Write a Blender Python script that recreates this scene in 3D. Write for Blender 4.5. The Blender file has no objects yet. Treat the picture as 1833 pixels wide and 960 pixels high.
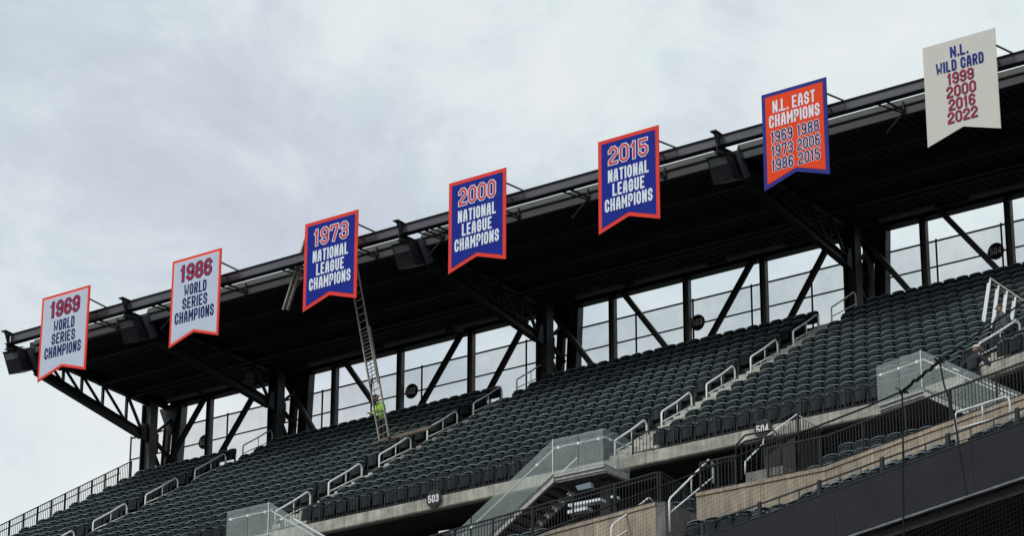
import bpy, math, random
import numpy as np
from mathutils import Vector, Matrix
random.seed(7)
C = bpy.context.scene.collection
SC = bpy.context.scene

# ------------------------------------------------------------------ camera
IMW, IMH = 1833.0, 960.0
FPX = 5300.69                                     # focal length in photograph pixels
AX = np.array([0.80545164, -0.21241419, -0.55328822])   # world X, Y, Z seen from the camera (x right, y down, z ahead)
AY = np.array([0.5926571, 0.29227442, 0.75055528])
AZ = np.array([0.0022834, -0.93244618, 0.36130169])
RM = np.stack([AX, AY, AZ], 1)
def ray(x, y): return RM.T @ np.array([x - IMW/2, y - IMH/2, FPX])
def onX(x, y, v): r = ray(x, y); return Vector(r*v/r[0])
def onY(x, y, v): r = ray(x, y); return Vector(r*v/r[1])
def onZ(x, y, v): r = ray(x, y); return Vector(r*v/r[2])
def onP(x, y, n, d): r = ray(x, y); return Vector(r*d/float(np.dot(n, r)))
def proj(p):
    q = RM @ np.array(p); return (IMW/2 + FPX*q[0]/q[2], IMH/2 + FPX*q[1]/q[2], q[2])

cam = bpy.data.cameras.new('camera'); co = bpy.data.objects.new('camera', cam); C.objects.link(co)
right = RM.T @ np.array([1, 0, 0]); down = RM.T @ np.array([0, 1, 0]); fwd = RM.T @ np.array([0, 0, 1])
m = Matrix.Identity(4)
for i in range(3):
    m[i][0] = right[i]; m[i][1] = -down[i]; m[i][2] = -fwd[i]
co.matrix_world = m
cam.sensor_width = 36.0; cam.lens = FPX/IMW*36.0
cam.clip_start = 0.5; cam.clip_end = 20000
SC.camera = co
SC.render.resolution_x = 1024; SC.render.resolution_y = 537

# ------------------------------------------------------------------ sky, sun, exposure
SKYOFF = (2.22, -2.71, 4.45)
SUN_EL, SUN_AZ = math.radians(48), math.radians(205)     # azimuth clockwise from +Y
w = bpy.data.worlds.new('World'); SC.world = w; w.use_nodes = True
nt = w.node_tree; N = nt.nodes; L = nt.links; N.clear()
wo = N.new('ShaderNodeOutputWorld'); bg = N.new('ShaderNodeBackground'); bg2 = N.new('ShaderNodeBackground')
sky = N.new('ShaderNodeTexSky'); sky.sky_type = 'NISHITA'; sky.sun_disc = False
sky.sun_elevation = SUN_EL; sky.sun_rotation = SUN_AZ
L.new(sky.outputs[0], bg.inputs[0]); bg.inputs[1].default_value = 0.06
tc = N.new('ShaderNodeTexCoord'); mp = N.new('ShaderNodeMapping'); mp.inputs['Scale'].default_value = (1, 1, 1.35)
mp.inputs['Location'].default_value = SKYOFF
L.new(tc.outputs['Generated'], mp.inputs[0])
def noise(sc, det, rough, dist=0.0):
    n = N.new('ShaderNodeTexNoise'); n.inputs['Scale'].default_value = sc; n.inputs['Detail'].default_value = det
    n.inputs['Roughness'].default_value = rough; n.inputs['Distortion'].default_value = dist
    L.new(mp.outputs[0], n.inputs['Vector']); return n
def ramp(src, *els):
    cr = N.new('ShaderNodeValToRGB'); L.new(src, cr.inputs[0]); e = cr.color_ramp.elements
    e[0].position, e[0].color = els[0][0], (*els[0][1], 1); e[1].position, e[1].color = els[-1][0], (*els[-1][1], 1)
    for p_, c_ in els[1:-1]: k = e.new(p_); k.color = (*c_, 1)
    return cr
n1 = noise(4.2, 9, 0.52, 0.3); n2 = noise(11, 12, 0.67, 0.45); n3 = noise(9, 4, 0.5, 0.3)
mx = N.new('ShaderNodeMath'); mx.operation = 'MULTIPLY_ADD'; mx.inputs[1].default_value = 0.58
L.new(n2.outputs[0], mx.inputs[0]); L.new(n1.outputs[0], mx.inputs[2])
lilac = ramp(mx.outputs[0], (0.61, (0.515, 0.565, 0.65)), (0.735, (0.625, 0.68, 0.75)), (0.85, (0.775, 0.825, 0.855)), (0.98, (0.86, 0.89, 0.89)))
mint = ramp(mx.outputs[0], (0.61, (0.50, 0.585, 0.655)), (0.735, (0.62, 0.71, 0.76)), (0.85, (0.77, 0.85, 0.86)), (0.98, (0.85, 0.90, 0.885)))
hr2 = ramp(n3.outputs[0], (0.42, (0, 0, 0)), (0.58, (1, 1, 1)))
mc = N.new('ShaderNodeMix'); mc.data_type = 'RGBA'; L.new(hr2.outputs[0], mc.inputs[0]); L.new(lilac.outputs[0], mc.inputs[6]); L.new(mint.outputs[0], mc.inputs[7])
L.new(mc.outputs[2], bg2.inputs[0]); bg2.inputs[1].default_value = 1.06
mixs = N.new('ShaderNodeMixShader'); mixs.inputs[0].default_value = 0.9
L.new(bg.outputs[0], mixs.inputs[1]); L.new(bg2.outputs[0], mixs.inputs[2]); L.new(mixs.outputs[0], wo.inputs[0])
sl = bpy.data.lights.new('sun', 'SUN'); so = bpy.data.objects.new('sun', sl); C.objects.link(so)
sl.energy = 2.1; sl.angle = math.radians(14); sl.color = (1.0, 0.97, 0.93)
sd = Vector((math.sin(SUN_AZ)*math.cos(SUN_EL), math.cos(SUN_AZ)*math.cos(SUN_EL), math.sin(SUN_EL)))
so.rotation_euler = (-sd).to_track_quat('-Z', 'Y').to_euler(); so.location = (0, 0, 60)
SC.view_settings.view_transform = 'Standard'; SC.view_settings.look = 'None'
SC.view_settings.exposure = 0.0; SC.view_settings.gamma = 1.0

# ------------------------------------------------------------------ materials
def mat(name, col, rough=0.6, metal=0.0, var=0.25, scale=3.0, bump=0.0, spec=0.3, alpha=1.0, stretch=(1, 1, 1), var2=0.0, dirt=None, streak=0.0):
    mt = bpy.data.materials.new(name); mt.use_nodes = True
    n = mt.node_tree.nodes; l = mt.node_tree.links; b = n['Principled BSDF']
    b.inputs['Roughness'].default_value = rough; b.inputs['Metallic'].default_value = metal
    b.inputs['Specular IOR Level'].default_value = spec
    if alpha < 1: b.inputs['Alpha'].default_value = alpha
    t = n.new('ShaderNodeTexCoord'); mpn = n.new('ShaderNodeMapping'); mpn.inputs['Scale'].default_value = stretch
    l.new(t.outputs['Object'], mpn.inputs[0])
    no = n.new('ShaderNodeTexNoise'); no.inputs['Scale'].default_value = scale; no.inputs['Detail'].default_value = 6
    no.inputs['Roughness'].default_value = 0.65
    l.new(mpn.outputs[0], no.inputs['Vector'])
    r = n.new('ShaderNodeValToRGB'); l.new(no.outputs[0], r.inputs[0])
    r.color_ramp.elements[0].position = 0.3; r.color_ramp.elements[1].position = 0.72
    lo = dirt if dirt else tuple(c*(1-var) for c in col); hi = tuple(min(1, c*(1+var)) for c in col)
    r.color_ramp.elements[0].color = (*lo, 1); r.color_ramp.elements[1].color = (*hi, 1)
    if streak:
        m3 = n.new('ShaderNodeMapping'); m3.inputs['Scale'].default_value = (2.6, 2.6, 0.30); l.new(t.outputs['Object'], m3.inputs[0])
        s1 = n.new('ShaderNodeTexNoise'); s1.inputs['Scale'].default_value = 2.2; s1.inputs['Detail'].default_value = 8; s1.inputs['Roughness'].default_value = 0.7
        l.new(m3.outputs[0], s1.inputs['Vector']); r2 = n.new('ShaderNodeMapRange'); r2.inputs[1].default_value = 0.38; r2.inputs[2].default_value = 0.62
        r2.inputs[3].default_value = 1-streak; r2.inputs[4].default_value = 1.0; l.new(s1.outputs[0], r2.inputs[0])
        mm = n.new('ShaderNodeVectorMath'); mm.operation = 'SCALE'; l.new(r.outputs[0], mm.inputs[0]); l.new(r2.outputs[0], mm.inputs['Scale'])
        l.new(mm.outputs[0], b.inputs['Base Color'])
    else: l.new(r.outputs[0], b.inputs['Base Color'])
    if bump:
        bp = n.new('ShaderNodeBump'); bp.inputs['Strength'].default_value = bump; bp.inputs['Distance'].default_value = 0.02
        l.new(no.outputs[0], bp.inputs['Height']); l.new(bp.outputs[0], b.inputs['Normal'])
    return mt
MT = dict(
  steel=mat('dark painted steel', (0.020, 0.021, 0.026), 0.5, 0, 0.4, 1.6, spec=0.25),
  beam=mat('charcoal painted beam', (0.088, 0.091, 0.108), 0.55, 0, 0.25, 1.2, stretch=(0.5, 1, 3)),
  beam2=mat('grey painted edge girder', (0.060, 0.063, 0.070), 0.55, 0, 0.3, 1.2, stretch=(0.5, 1, 3)),
  olive=mat('weathered grey cap', (0.038, 0.043, 0.037), 0.6, 0, 0.35, 2.5),
  deckmetal=mat('navy black roof deck', (0.016, 0.019, 0.030), 0.7, 0, 0.4, 1.0, spec=0.2),
  purlin=mat('dark purlin', (0.030, 0.033, 0.045), 0.6, 0, 0.3, 2, spec=0.3),
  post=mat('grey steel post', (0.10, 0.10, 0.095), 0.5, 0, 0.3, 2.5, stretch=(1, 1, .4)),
  fence=mat('dark fence steel', (0.018, 0.019, 0.023), 0.5),
  rail=mat('black railing steel', (0.018, 0.020, 0.024), 0.45, spec=0.25),
  galv=mat('pale galvanised handrail', (0.80, 0.82, 0.82), 0.4, 0.0, 0.12, 6),
  seat=mat('dark green seat plastic', (0.0040, 0.0110, 0.0120), 0.42, 0, 0.55, 1.3, spec=0.13),
  seatedge=mat('seat edge painted highlight', (0.135, 0.185, 0.19), 0.5, 0, 0.65, 2.3, spec=0.4),  # pale colour paints in the sky glint along the seat edges
  seatmetal=mat('dark grey seat bracket', (0.055, 0.068, 0.075), 0.5, 0.1, 0.4, 3),
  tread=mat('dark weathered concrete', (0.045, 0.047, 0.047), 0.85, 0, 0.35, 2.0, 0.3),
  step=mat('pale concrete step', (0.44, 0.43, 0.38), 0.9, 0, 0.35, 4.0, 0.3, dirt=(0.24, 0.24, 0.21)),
  conc=mat('stained precast concrete', (0.50, 0.48, 0.41), 0.9, 0, 0.2, 1.4, 0.35, dirt=(0.28, 0.27, 0.235), stretch=(1, 1, 1.6), streak=0.4),
  beige=mat('beige precast panel', (0.43, 0.355, 0.265), 0.9, 0, 0.15, 1.5, 0.2, dirt=(0.27, 0.235, 0.19), stretch=(1, 1, .6), streak=0.36),
  grey=mat('grey concrete', (0.22, 0.215, 0.20), 0.9, 0, 0.3, 3, 0.3, streak=0.45),
  soffit=mat('dark soffit', (0.035, 0.033, 0.030), 0.9, 0, 0.4, 0.8),
  brown=mat('brown dark soffit', (0.030, 0.024, 0.020), 0.85, 0, 0.35, 1.5),
  fascia=mat('charcoal fascia panel', (0.014, 0.0145, 0.020), 0.6, 0, 0.25, 1.1, spec=0.2, stretch=(1, 1, 1.5)),
  trim=mat('pale trim painted as lit edge', (0.17, 0.18, 0.19), 0.5, 0.2, 0.3, 4),
  whiteconc=mat('pale painted stringer', (0.44, 0.44, 0.42), 0.7, 0, 0.15, 5, dirt=(0.28, 0.28, 0.26)),
  red=mat('banner red', (0.74, 0.055, 0.040), 0.6, 0, 0.10, 1.5, spec=0.1),
  orange=mat('banner orange red', (0.80, 0.062, 0.016), 0.6, 0, 0.05, 1.5, spec=0.1),
  blue=mat('banner royal blue', (0.007, 0.020, 0.25), 0.6, 0, 0.12, 1.5, spec=0.1),
  border_blue=mat('banner border blue', (0.030, 0.034, 0.22), 0.6, 0, 0.12, 1.5, spec=0.1),
  banwhite=mat('banner pale grey', (0.50, 0.56, 0.68), 0.65, 0, 0.04, 1.5),
  cream=mat('banner cream', (0.58, 0.575, 0.52), 0.65, 0, 0.04, 1.5),
  navy=mat('print navy', (0.012, 0.020, 0.115), 0.6, 0, 0.1, spec=0.1),
  plum=mat('print red', (0.36, 0.03, 0.06), 0.6, 0, 0.1, spec=0.1),
  pinkline=mat('print pink', (0.85, 0.45, 0.42), 0.6, 0, 0.05),
  printwhite=mat('print white', (0.72, 0.78, 0.86), 0.6, 0, 0.05),
  printred=mat('print rose red', (0.60, 0.065, 0.085), 0.6, 0, 0.1, spec=0.1),
  backing=mat('banner backing', (0.12, 0.12, 0.13), 0.6),
  alu=mat('weathered aluminium', (0.30, 0.28, 0.24), 0.5, 0.3, 0.3, 6),
  tan=mat('worn wooden plank', (0.13, 0.105, 0.085), 0.85, 0, 0.3, 3, 0.2),
  signface=mat('black sign face', (0.012, 0.011, 0.016), 0.5, 0, 0.2),
  signrim=mat('dark sign rim', (0.055, 0.05, 0.055), 0.5, 0, 0.2),
  signnum=mat('sign numerals grey', (0.82, 0.78, 0.77), 0.6, 0, 0.1),
  signwhite=mat('sign numerals white', (0.75, 0.76, 0.76), 0.6, 0, 0.05),
  hivis=mat('high visibility yellow', (0.42, 0.72, 0.06), 0.7, 0, 0.12, 9),
  reflect=mat('silver reflective tape', (0.62, 0.64, 0.62), 0.4, 0.2, 0.1),
  skin=mat('skin', (0.42, 0.25, 0.18), 0.6, 0, 0.1),
  navycloth=mat('dark navy cloth', (0.020, 0.022, 0.032), 0.85, 0, 0.35, 6),
  greycloth=mat('slate grey cloth', (0.085, 0.085, 0.11), 0.9, 0, 0.25, 6),
  capwhite=mat('off white cap', (0.62, 0.62, 0.62), 0.8, 0, 0.1),
  brownhair=mat('brown cap', (0.09, 0.055, 0.035), 0.9, 0, 0.3),
  hardhat=mat('dark helmet', (0.05, 0.045, 0.045), 0.5, 0, 0.2),
  rope=mat('black rope', (0.010, 0.010, 0.012), 0.9, 0, 0.4, 20),
  netcord=mat('black net cord', (0.012, 0.012, 0.014), 0.9, 0, 0.3),
  lampgrey=mat('grey lamp housing', (0.14, 0.145, 0.15), 0.5, 0, 0.2, 4),
  grass=mat('field ground', (0.055, 0.055, 0.048), 0.9, 0, 0.2, 0.2),
  monitor=mat('pale blue grey cabinet', (0.16, 0.20, 0.24), 0.5, 0, 0.1),
  brightpatch=mat('white bright patch board', (0.75, 0.76, 0.78), 0.6, 0, 0.05),
)
def glass_mat(name, col, alpha, rough=0.1):
    mt = bpy.data.materials.new(name); mt.use_nodes = True; n = mt.node_tree.nodes; l = mt.node_tree.links
    b = n['Principled BSDF']; b.inputs['Roughness'].default_value = rough
    no = n.new('ShaderNodeTexNoise'); no.inputs['Scale'].default_value = 1.7; no.inputs['Detail'].default_value = 5
    tcn = n.new('ShaderNodeTexCoord'); l.new(tcn.outputs['Object'], no.inputs['Vector'])
    r = n.new('ShaderNodeMapRange'); r.inputs[1].default_value = 0.3; r.inputs[2].default_value = 0.7
    r.inputs[3].default_value = alpha*0.8; r.inputs[4].default_value = alpha*1.2
    l.new(no.outputs[0], r.inputs[0]); l.new(r.outputs[0], b.inputs['Alpha'])
    b.inputs['Base Color'].default_value = (*col, 1)
    return mt
MT['glass'] = glass_mat('greenish balustrade glass', (0.44, 0.53, 0.50), 0.21, 0.06)
MT['mesh'] = glass_mat('pale mesh screen', (0.66, 0.68, 0.76), 0.13, 0.8)

# ------------------------------------------------------------------ mesh helpers
class MB:
    def __init__(s): s.v = []; s.f = []
    def add(s, vs, fs):
        o = len(s.v); s.v += [Vector(v) for v in vs]; s.f += [tuple(i+o for i in f) for f in fs]; return s
    def box(s, a, b):
        (x0, y0, z0), (x1, y1, z1) = a, b
        return s.add([(x0,y0,z0),(x1,y0,z0),(x1,y1,z0),(x0,y1,z0),(x0,y0,z1),(x1,y0,z1),(x1,y1,z1),(x0,y1,z1)],
                     [(0,3,2,1),(4,5,6,7),(0,1,5,4),(1,2,6,5),(2,3,7,6),(3,0,4,7)])
    def hexa(s, lo, hi):                              # two quads, matching order
        return s.add(list(lo)+list(hi), [(0,3,2,1),(4,5,6,7),(0,1,5,4),(1,2,6,5),(2,3,7,6),(3,0,4,7)])
    def bar(s, p, q, w=0.1, h=0.1, up=(0, 0, 1)):      # rectangular bar p -> q, w across, h along up
        p, q, up = Vector(p), Vector(q), Vector(up); d = (q-p).normalized()
        if abs(d.dot(up.normalized())) > 0.98: up = Vector((0, 1, 0))
        a = d.cross(up).normalized()*w/2; u = a.cross(d).normalized()*h/2
        return s.hexa([p-a-u, p+a-u, p+a+u, p-a+u], [q-a-u, q+a-u, q+a+u, q-a+u])
    def ibeam(s, p, q, w, h, t=0.03, up=(0, 0, 1)):
        p, q, up = Vector(p), Vector(q), Vector(up); d = (q-p).normalized()
        a = d.cross(up).normalized(); u = a.cross(d).normalized()
        s.bar(p+u*(h/2-t/2), q+u*(h/2-t/2), w, t, up); s.bar(p-u*(h/2-t/2), q-u*(h/2-t/2), w, t, up)
        s.bar(p, q, t, h-2*t-0.002, up); return s
    def tube(s, pts, r, n=6, cap=True):
        pts = [Vector(p) for p in pts]; o = len(s.v); m = len(pts)
        prev = None
        for i, p in enumerate(pts):
            d = (pts[min(i+1, m-1)]-pts[max(i-1, 0)]).normalized()
            if prev is None:
                up = Vector((0, 0, 1)) if abs(d.z) < 0.9 else Vector((0, 1, 0)); a = d.cross(up).normalized()
            else: a = (prev - d*prev.dot(d)).normalized()
            prev = a; b = d.cross(a)
            for k in range(n):
                t = 2*math.pi*k/n; s.v.append(p + a*(math.cos(t)*r) + b*(math.sin(t)*r))
        for i in range(m-1):
            for k in range(n):
                s.f.append((o+i*n+k, o+i*n+(k+1) % n, o+(i+1)*n+(k+1) % n, o+(i+1)*n+k))
        if cap: s.f.append(tuple(o+k for k in reversed(range(n)))); s.f.append(tuple(o+(m-1)*n+k for k in range(n)))
        return s
    def prism(s, poly, off):                          # polygon (3-D points) extruded by vector
        off = Vector(off); n = len(poly); o = len(s.v)
        s.v += [Vector(p) for p in poly] + [Vector(p)+off for p in poly]
        s.f.append(tuple(o+i for i in reversed(range(n)))); s.f.append(tuple(o+n+i for i in range(n)))
        for i in range(n): s.f.append((o+i, o+(i+1) % n, o+n+(i+1) % n, o+n+i))
        return s
    def build(s, name, material, parent=None, loc=None, smooth=False, world=True):
        me = bpy.data.meshes.new(name)
        base = Vector(loc) if loc is not None else None
        off = Vector((0, 0, 0))
        if parent is not None and world:
            q = parent
            while q is not None: off += q.location; q = q.parent
        if base is not None: off = off + base
        me.from_pydata([v-off for v in s.v], [], s.f); me.update()
        if smooth:
            for p in me.polygons: p.use_smooth = True
        me.materials.append(MT[material] if isinstance(material, str) else material)
        o = bpy.data.objects.new(name, me); C.objects.link(o)
        if base is not None: o.location = base
        if parent is not None: o.parent = parent
        return o
def tag(o, label=None, cat=None, group=None, kind=None):
    if label: o['label'] = label
    if cat: o['category'] = cat
    if group: o['group'] = group
    if kind: o['kind'] = kind
    return o
def empty(name, loc, label, cat, group=None, rz=0.0):
    o = bpy.data.objects.new(name, None); o.empty_display_size = 0.2; C.objects.link(o)
    o.location = loc; o.rotation_euler = (0, 0, rz); return tag(o, label, cat, group)
def inst(src, name, parent, loc, rz=0.0):             # object sharing mesh data
    o = bpy.data.objects.new(name, src.data if hasattr(src, 'data') else src); C.objects.link(o)
    o.parent = parent; o.location = loc; o.rotation_euler = (0, 0, rz); return o
ORD = ['first','second','third','fourth','fifth','sixth','seventh','eighth','ninth','tenth','eleventh','twelfth','thirteenth',
 'fourteenth','fifteenth','sixteenth','seventeenth','eighteenth','nineteenth','twentieth','twenty-first','twenty-second','twenty-third',
 'twenty-fourth','twenty-fifth','twenty-sixth','twenty-seventh','twenty-eighth','twenty-ninth','thirtieth']
ORD += ['thirty-'+o for o in ORD[:9]] + ['fortieth'] + ['forty-'+o for o in ORD[:9]] + ['fiftieth'] + ['fifty-'+o for o in ORD[:9]]

# ------------------------------------------------------------------ stand geometry
T, RZ = 0.90, 0.56                                     # tread, riser
Y0, Z0 = 71.05, 27.10                                  # front edge and floor of row 0
NR = 16
PHI = math.radians(16); TP = math.tan(PHI/2); OX = -39.0
U2 = Vector((math.cos(PHI), -math.sin(PHI), 0)); V2 = Vector((math.sin(PHI), math.cos(PHI), 0))
def SP(s, d, z=0.0):                                   # s along the stand (world X on the straight part), d behind the front edge
    s = s-OX
    if s <= d*TP: return Vector((OX+s, Y0+d, z))
    p = Vector((OX, Y0, 0)) + U2*(s-2*d*TP) + V2*d; p.z = z; return p
def SDIR(s, d): return 0.0 if (s-OX) <= d*TP else -PHI
def flo(d): return Z0 + RZ/T*(d-0.25)                  # sloping line of the aisle nosings
XL = -82.7                                             # left end of the stand
SR = -26.0                                             # right end (beyond the frame)

# ground, far below the picture
g = MB().add([(-9000,-9000,-4),(9000,-9000,-4),(9000,9000,-4),(-9000,9000,-4)], [(0,1,2,3)]).build('ground', 'grass')
tag(g, kind='structure')

# upper stand: stepped deck swept along the facet line
def sweep_profile(prof, ss, fn):
    mb = MB(); n = len(prof)
    for s in ss:
        for d, z in prof:
            p = fn(s, d); mb.v.append(Vector((p.x, p.y, z)))
    for i in range(len(ss)-1):
        for k in range(n):
            a, b = i*n+k, i*n+(k+1) % n
            mb.f.append((a, b, b+n, a+n))
    mb.f.append(tuple(range(n))); mb.f.append(tuple((len(ss)-1)*n+k for k in reversed(range(n))))
    return mb
def SPm(s, d):                                         # sweep stations: s == OX means the mitre for every d
    if s == OX: return SP(OX+d*TP, d)
    return SP(s, d) if s < OX else SP(s+2*d*TP if False else s, d)
prof = [(0.25, Z0-0.005)]
for i in range(NR):
    prof.append((T*i if i else 0.25, Z0-0.005+RZ*i) if i else (0.25, Z0-0.005)); prof.append((T*(i+1), Z0-0.005+RZ*i))
    if i < NR-1: prof.append((T*(i+1), Z0-0.005+RZ*(i+1)))
prof = [p for j, p in enumerate(prof) if j == 0 or p != prof[j-1]]
de = T*NR
prof += [(de+3.2, Z0+RZ*(NR-1)-0.005), (de+3.2, Z0+RZ*(NR-1)-0.5), (de, Z0+RZ*(NR-1)-0.5), (1.6, Z0-0.42), (0.25, Z0-0.42)]
clean = []
for p in prof:
    if not clean or (abs(p[0]-clean[-1][0])+abs(p[1]-clean[-1][1]) > 1e-6): clean.append(p)
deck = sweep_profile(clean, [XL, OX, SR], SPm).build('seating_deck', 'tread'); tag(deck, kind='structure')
# pale concrete edge of the upper deck, cast in lengths
edge_root = empty('deck_edge_beam', SP(-60, 0, Z0-0.4), 'long pale stained concrete edge beam under the front railing of the upper seats', 'concrete beam')
s = XL
while s < SR:
    e_ = min(s+4.47, SR)
    for a, b in ([(s, e_)] if not (s < OX < e_) else [(s, OX), (OX, e_)]):
        mb = MB(); pf = [(0.0, Z0-0.36), (0.0, Z0-0.02), (0.02, Z0), (0.245, Z0), (0.245, Z0-0.40), (0.03, Z0-0.40)]
        sweep = sweep_profile(pf, [a+0.008, b-0.008], SP); mb.v = sweep.v; mb.f = sweep.f
        mb.build('concrete_block', 'conc', edge_root)
    s = e_
# back of house behind and below the deck
MB().box((XL+.3, 78.5, 10), (-20, 79, 30.6)).build('concourse_back_wall', 'soffit')['kind'] = 'structure'
MB().box((XL+.2, 88.4, 10), (-20, 88.8, 35.2)).build('rear_wall', 'grey')['kind'] = 'structure'
MB().box((-62, 64, 21.6), (-20, 78.4, 21.9)).build('concourse_floor', 'soffit')['kind'] = 'structure'

# aisles: steps and handrails
def aisle(name_loc, s_c, rails, label, grp_label, dmax=NR, smap='X', s0=0):
    """steps of one radial aisle; each step is a piece"""
    def P(off, d, z=0.0):
        if smap == 'X': return SP(s_c+off, d, z)
        p = Vector((OX, Y0, 0)) + U2*(s_c+off) + V2*d; p.z = z; return p
    root = empty('aisle_stairs', P(0, 0, Z0), label, 'stairs', 'aisle stairs between the seat blocks')
    hw = 0.6; hr_ = 0.92
    for i in range(dmax):
        zf = Z0+RZ*i
        if i > 0:                                       # half step on the tread in front
            d0 = T*i-0.42; z1 = zf-RZ+RZ/2
            MB().hexa([P(-hw, d0, z1-RZ/2+0.002), P(hr_, d0, z1-RZ/2+0.002), P(hr_, T*i-0.003, z1-RZ/2+0.002), P(-hw, T*i-0.003, z1-RZ/2+0.002)],
                      [P(-hw, d0, z1), P(hr_, d0, z1), P(hr_, T*i-0.003, z1), P(-hw, T*i-0.003, z1)]).build('step', 'step', root)
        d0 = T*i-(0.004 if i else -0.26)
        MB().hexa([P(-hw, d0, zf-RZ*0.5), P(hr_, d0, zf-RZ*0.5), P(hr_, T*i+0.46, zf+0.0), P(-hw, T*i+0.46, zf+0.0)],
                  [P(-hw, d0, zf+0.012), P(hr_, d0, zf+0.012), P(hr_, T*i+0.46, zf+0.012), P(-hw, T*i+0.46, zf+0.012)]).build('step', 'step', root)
    for j, y in enumerate(rails):
        d = y-Y0; zb = flo(d)
        def Q(dd, z): return P(0, d+dd, z)
        r0 = Q(0, zb-0.15)
        hr = empty('handrail', r0, 'pale steel handrail, %s up from the bottom in the %s' % (ORD[j], grp_label), 'handrail', 'aisle handrails')
        L_ = 1.75; sl_ = RZ/T
        zt0 = zb+0.78; zt1 = zt0 + L_*sl_*0.94
        c_ = []
        for a in (0, 30, 60, 90):
            an = math.radians(a); c_.append(Q(L_-0.16+0.16*math.sin(an), zt1-0.10+0.13*math.cos(an)-0.02))
        MB().tube([Q(0, zb-0.3), Q(0, zt0-0.08), Q(0.05, zt0)] + [Q(L_*0.5, zt0+(zt1-zt0)*0.52)] + c_ + [Q(L_, zb+L_*sl_-0.3)], 0.030, 8).build('rail', 'galv', hr, smooth=True)
        MB().tube([Q(0.02, zt0-0.36), Q(L_-0.02, zt1-0.40)], 0.020, 6).build('lower_rail', 'galv', hr, smooth=True)
        MB().tube([Q(L_*0.52, zt0-0.36+(zt1-zt0)*0.5), Q(L_*0.52, zt0+(zt1-zt0)*0.52)], 0.018, 6).build('middle_post', 'galv', hr, smooth=True)
        MB().bar(Q(0, zb-0.16), Q(0, zb-0.13), 0.14, 0.14, (0, 1, 0)).build('foot_plate', 'galv', hr)
    return root
AIS = [(-75.75, [73.75, 76.46, 79.2, 81.9, 84.65], 'pale concrete aisle steps rising to the canopy above the sign 501', 'leftmost aisle, near sign 501'),
       (-62.35, [71.4, 74.1, 76.8, 79.5, 82.22, 84.9], 'pale concrete aisle steps running up just right of the tall ladder', 'aisle right of the tall ladder'),
       (-48.4, [70.95, 73.55, 76.2, 78.95, 81.75, 84.4], 'pale concrete aisle steps right of the glass stair, reaching the canopy pylon', 'aisle between signs 503 and 504')]
for s_c, rails, lab, gl in AIS: aisle(None, s_c, rails, lab, gl)
aisle(None, 3.0, [71.7, 74.4], 'pale concrete aisle steps at the right edge beside the man in grey', 'right edge aisle', dmax=8, smap='R')

# ------------------------------------------------------------------ seats
def rounded_back(w_, h0, h1, y, th, arch, tilt):
    """backrest shell: curved top, bowed across, slightly reclined"""
    mb = MB(); nx = 7; rows = []
    for side in (0, 1):
        for hi in range(3):
            for i in range(nx):
                u = -1+2*i/(nx-1)
                top = h1 - (0.035*abs(u)**3) + arch*(1-u*u)
                z = h0+(top-h0)*(hi/2)
                yy = y + tilt*(z-h0) - 0.035*(u*u) + (th if side else 0)
                mb.v.append(Vector((u*w_/2, yy, z)))
    def id_(s_, h, i): return s_*3*nx+h*nx+i
    for s_ in (0, 1):
        for h in range(2):
            for i in range(nx-1):
                q = (id_(s_, h, i), id_(s_, h, i+1), id_(s_, h+1, i+1), id_(s_, h+1, i))
                mb.f.append(q if s_ == 0 else q[::-1])
    for i in range(nx-1):
        mb.f.append((id_(0, 2, i), id_(0, 2, i+1), id_(1, 2, i+1), id_(1, 2, i)))
        mb.f.append((id_(0, 0, i+1), id_(0, 0, i), id_(1, 0, i), id_(1, 0, i+1)))
    for h in range(2):
        mb.f.append((id_(0, h, 0), id_(0, h+1, 0), id_(1, h+1, 0), id_(1, h, 0)))
        mb.f.append((id_(0, h+1, nx-1), id_(0, h, nx-1), id_(1, h, nx-1), id_(1, h+1, nx-1)))
    return mb
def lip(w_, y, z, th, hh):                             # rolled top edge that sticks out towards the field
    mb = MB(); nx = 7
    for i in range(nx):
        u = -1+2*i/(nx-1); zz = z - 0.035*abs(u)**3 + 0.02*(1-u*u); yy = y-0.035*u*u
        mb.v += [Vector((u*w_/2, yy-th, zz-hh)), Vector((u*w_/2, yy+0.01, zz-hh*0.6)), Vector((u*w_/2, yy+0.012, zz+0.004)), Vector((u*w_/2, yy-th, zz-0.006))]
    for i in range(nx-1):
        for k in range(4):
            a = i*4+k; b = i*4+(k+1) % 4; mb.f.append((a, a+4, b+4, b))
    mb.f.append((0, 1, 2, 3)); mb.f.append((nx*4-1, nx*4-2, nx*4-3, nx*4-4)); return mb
SW = 0.50
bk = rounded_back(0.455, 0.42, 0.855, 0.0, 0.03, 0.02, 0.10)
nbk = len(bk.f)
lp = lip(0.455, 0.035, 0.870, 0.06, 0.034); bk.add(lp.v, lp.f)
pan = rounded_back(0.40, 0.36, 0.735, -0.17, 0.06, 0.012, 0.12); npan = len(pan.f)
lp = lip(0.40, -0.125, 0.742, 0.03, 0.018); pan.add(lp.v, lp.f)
st = MB()
st.box((0.235, -0.20, 0.0), (0.265, -0.02, 0.05)); st.box((0.24, -0.13, 0.05), (0.26, -0.03, 0.66)); st.box((0.228, -0.34, 0.64), (0.272, 0.0, 0.675))
seat_me = {}
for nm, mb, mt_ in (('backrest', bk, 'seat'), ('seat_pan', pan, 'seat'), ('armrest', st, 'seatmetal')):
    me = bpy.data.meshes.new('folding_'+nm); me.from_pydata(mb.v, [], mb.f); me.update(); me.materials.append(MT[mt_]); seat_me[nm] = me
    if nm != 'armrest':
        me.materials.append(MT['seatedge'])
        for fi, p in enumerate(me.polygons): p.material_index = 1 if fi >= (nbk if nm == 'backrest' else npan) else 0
all_seats = []                                         # (position, rz, label, group)
SEATX0 = XL+0.55
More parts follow.
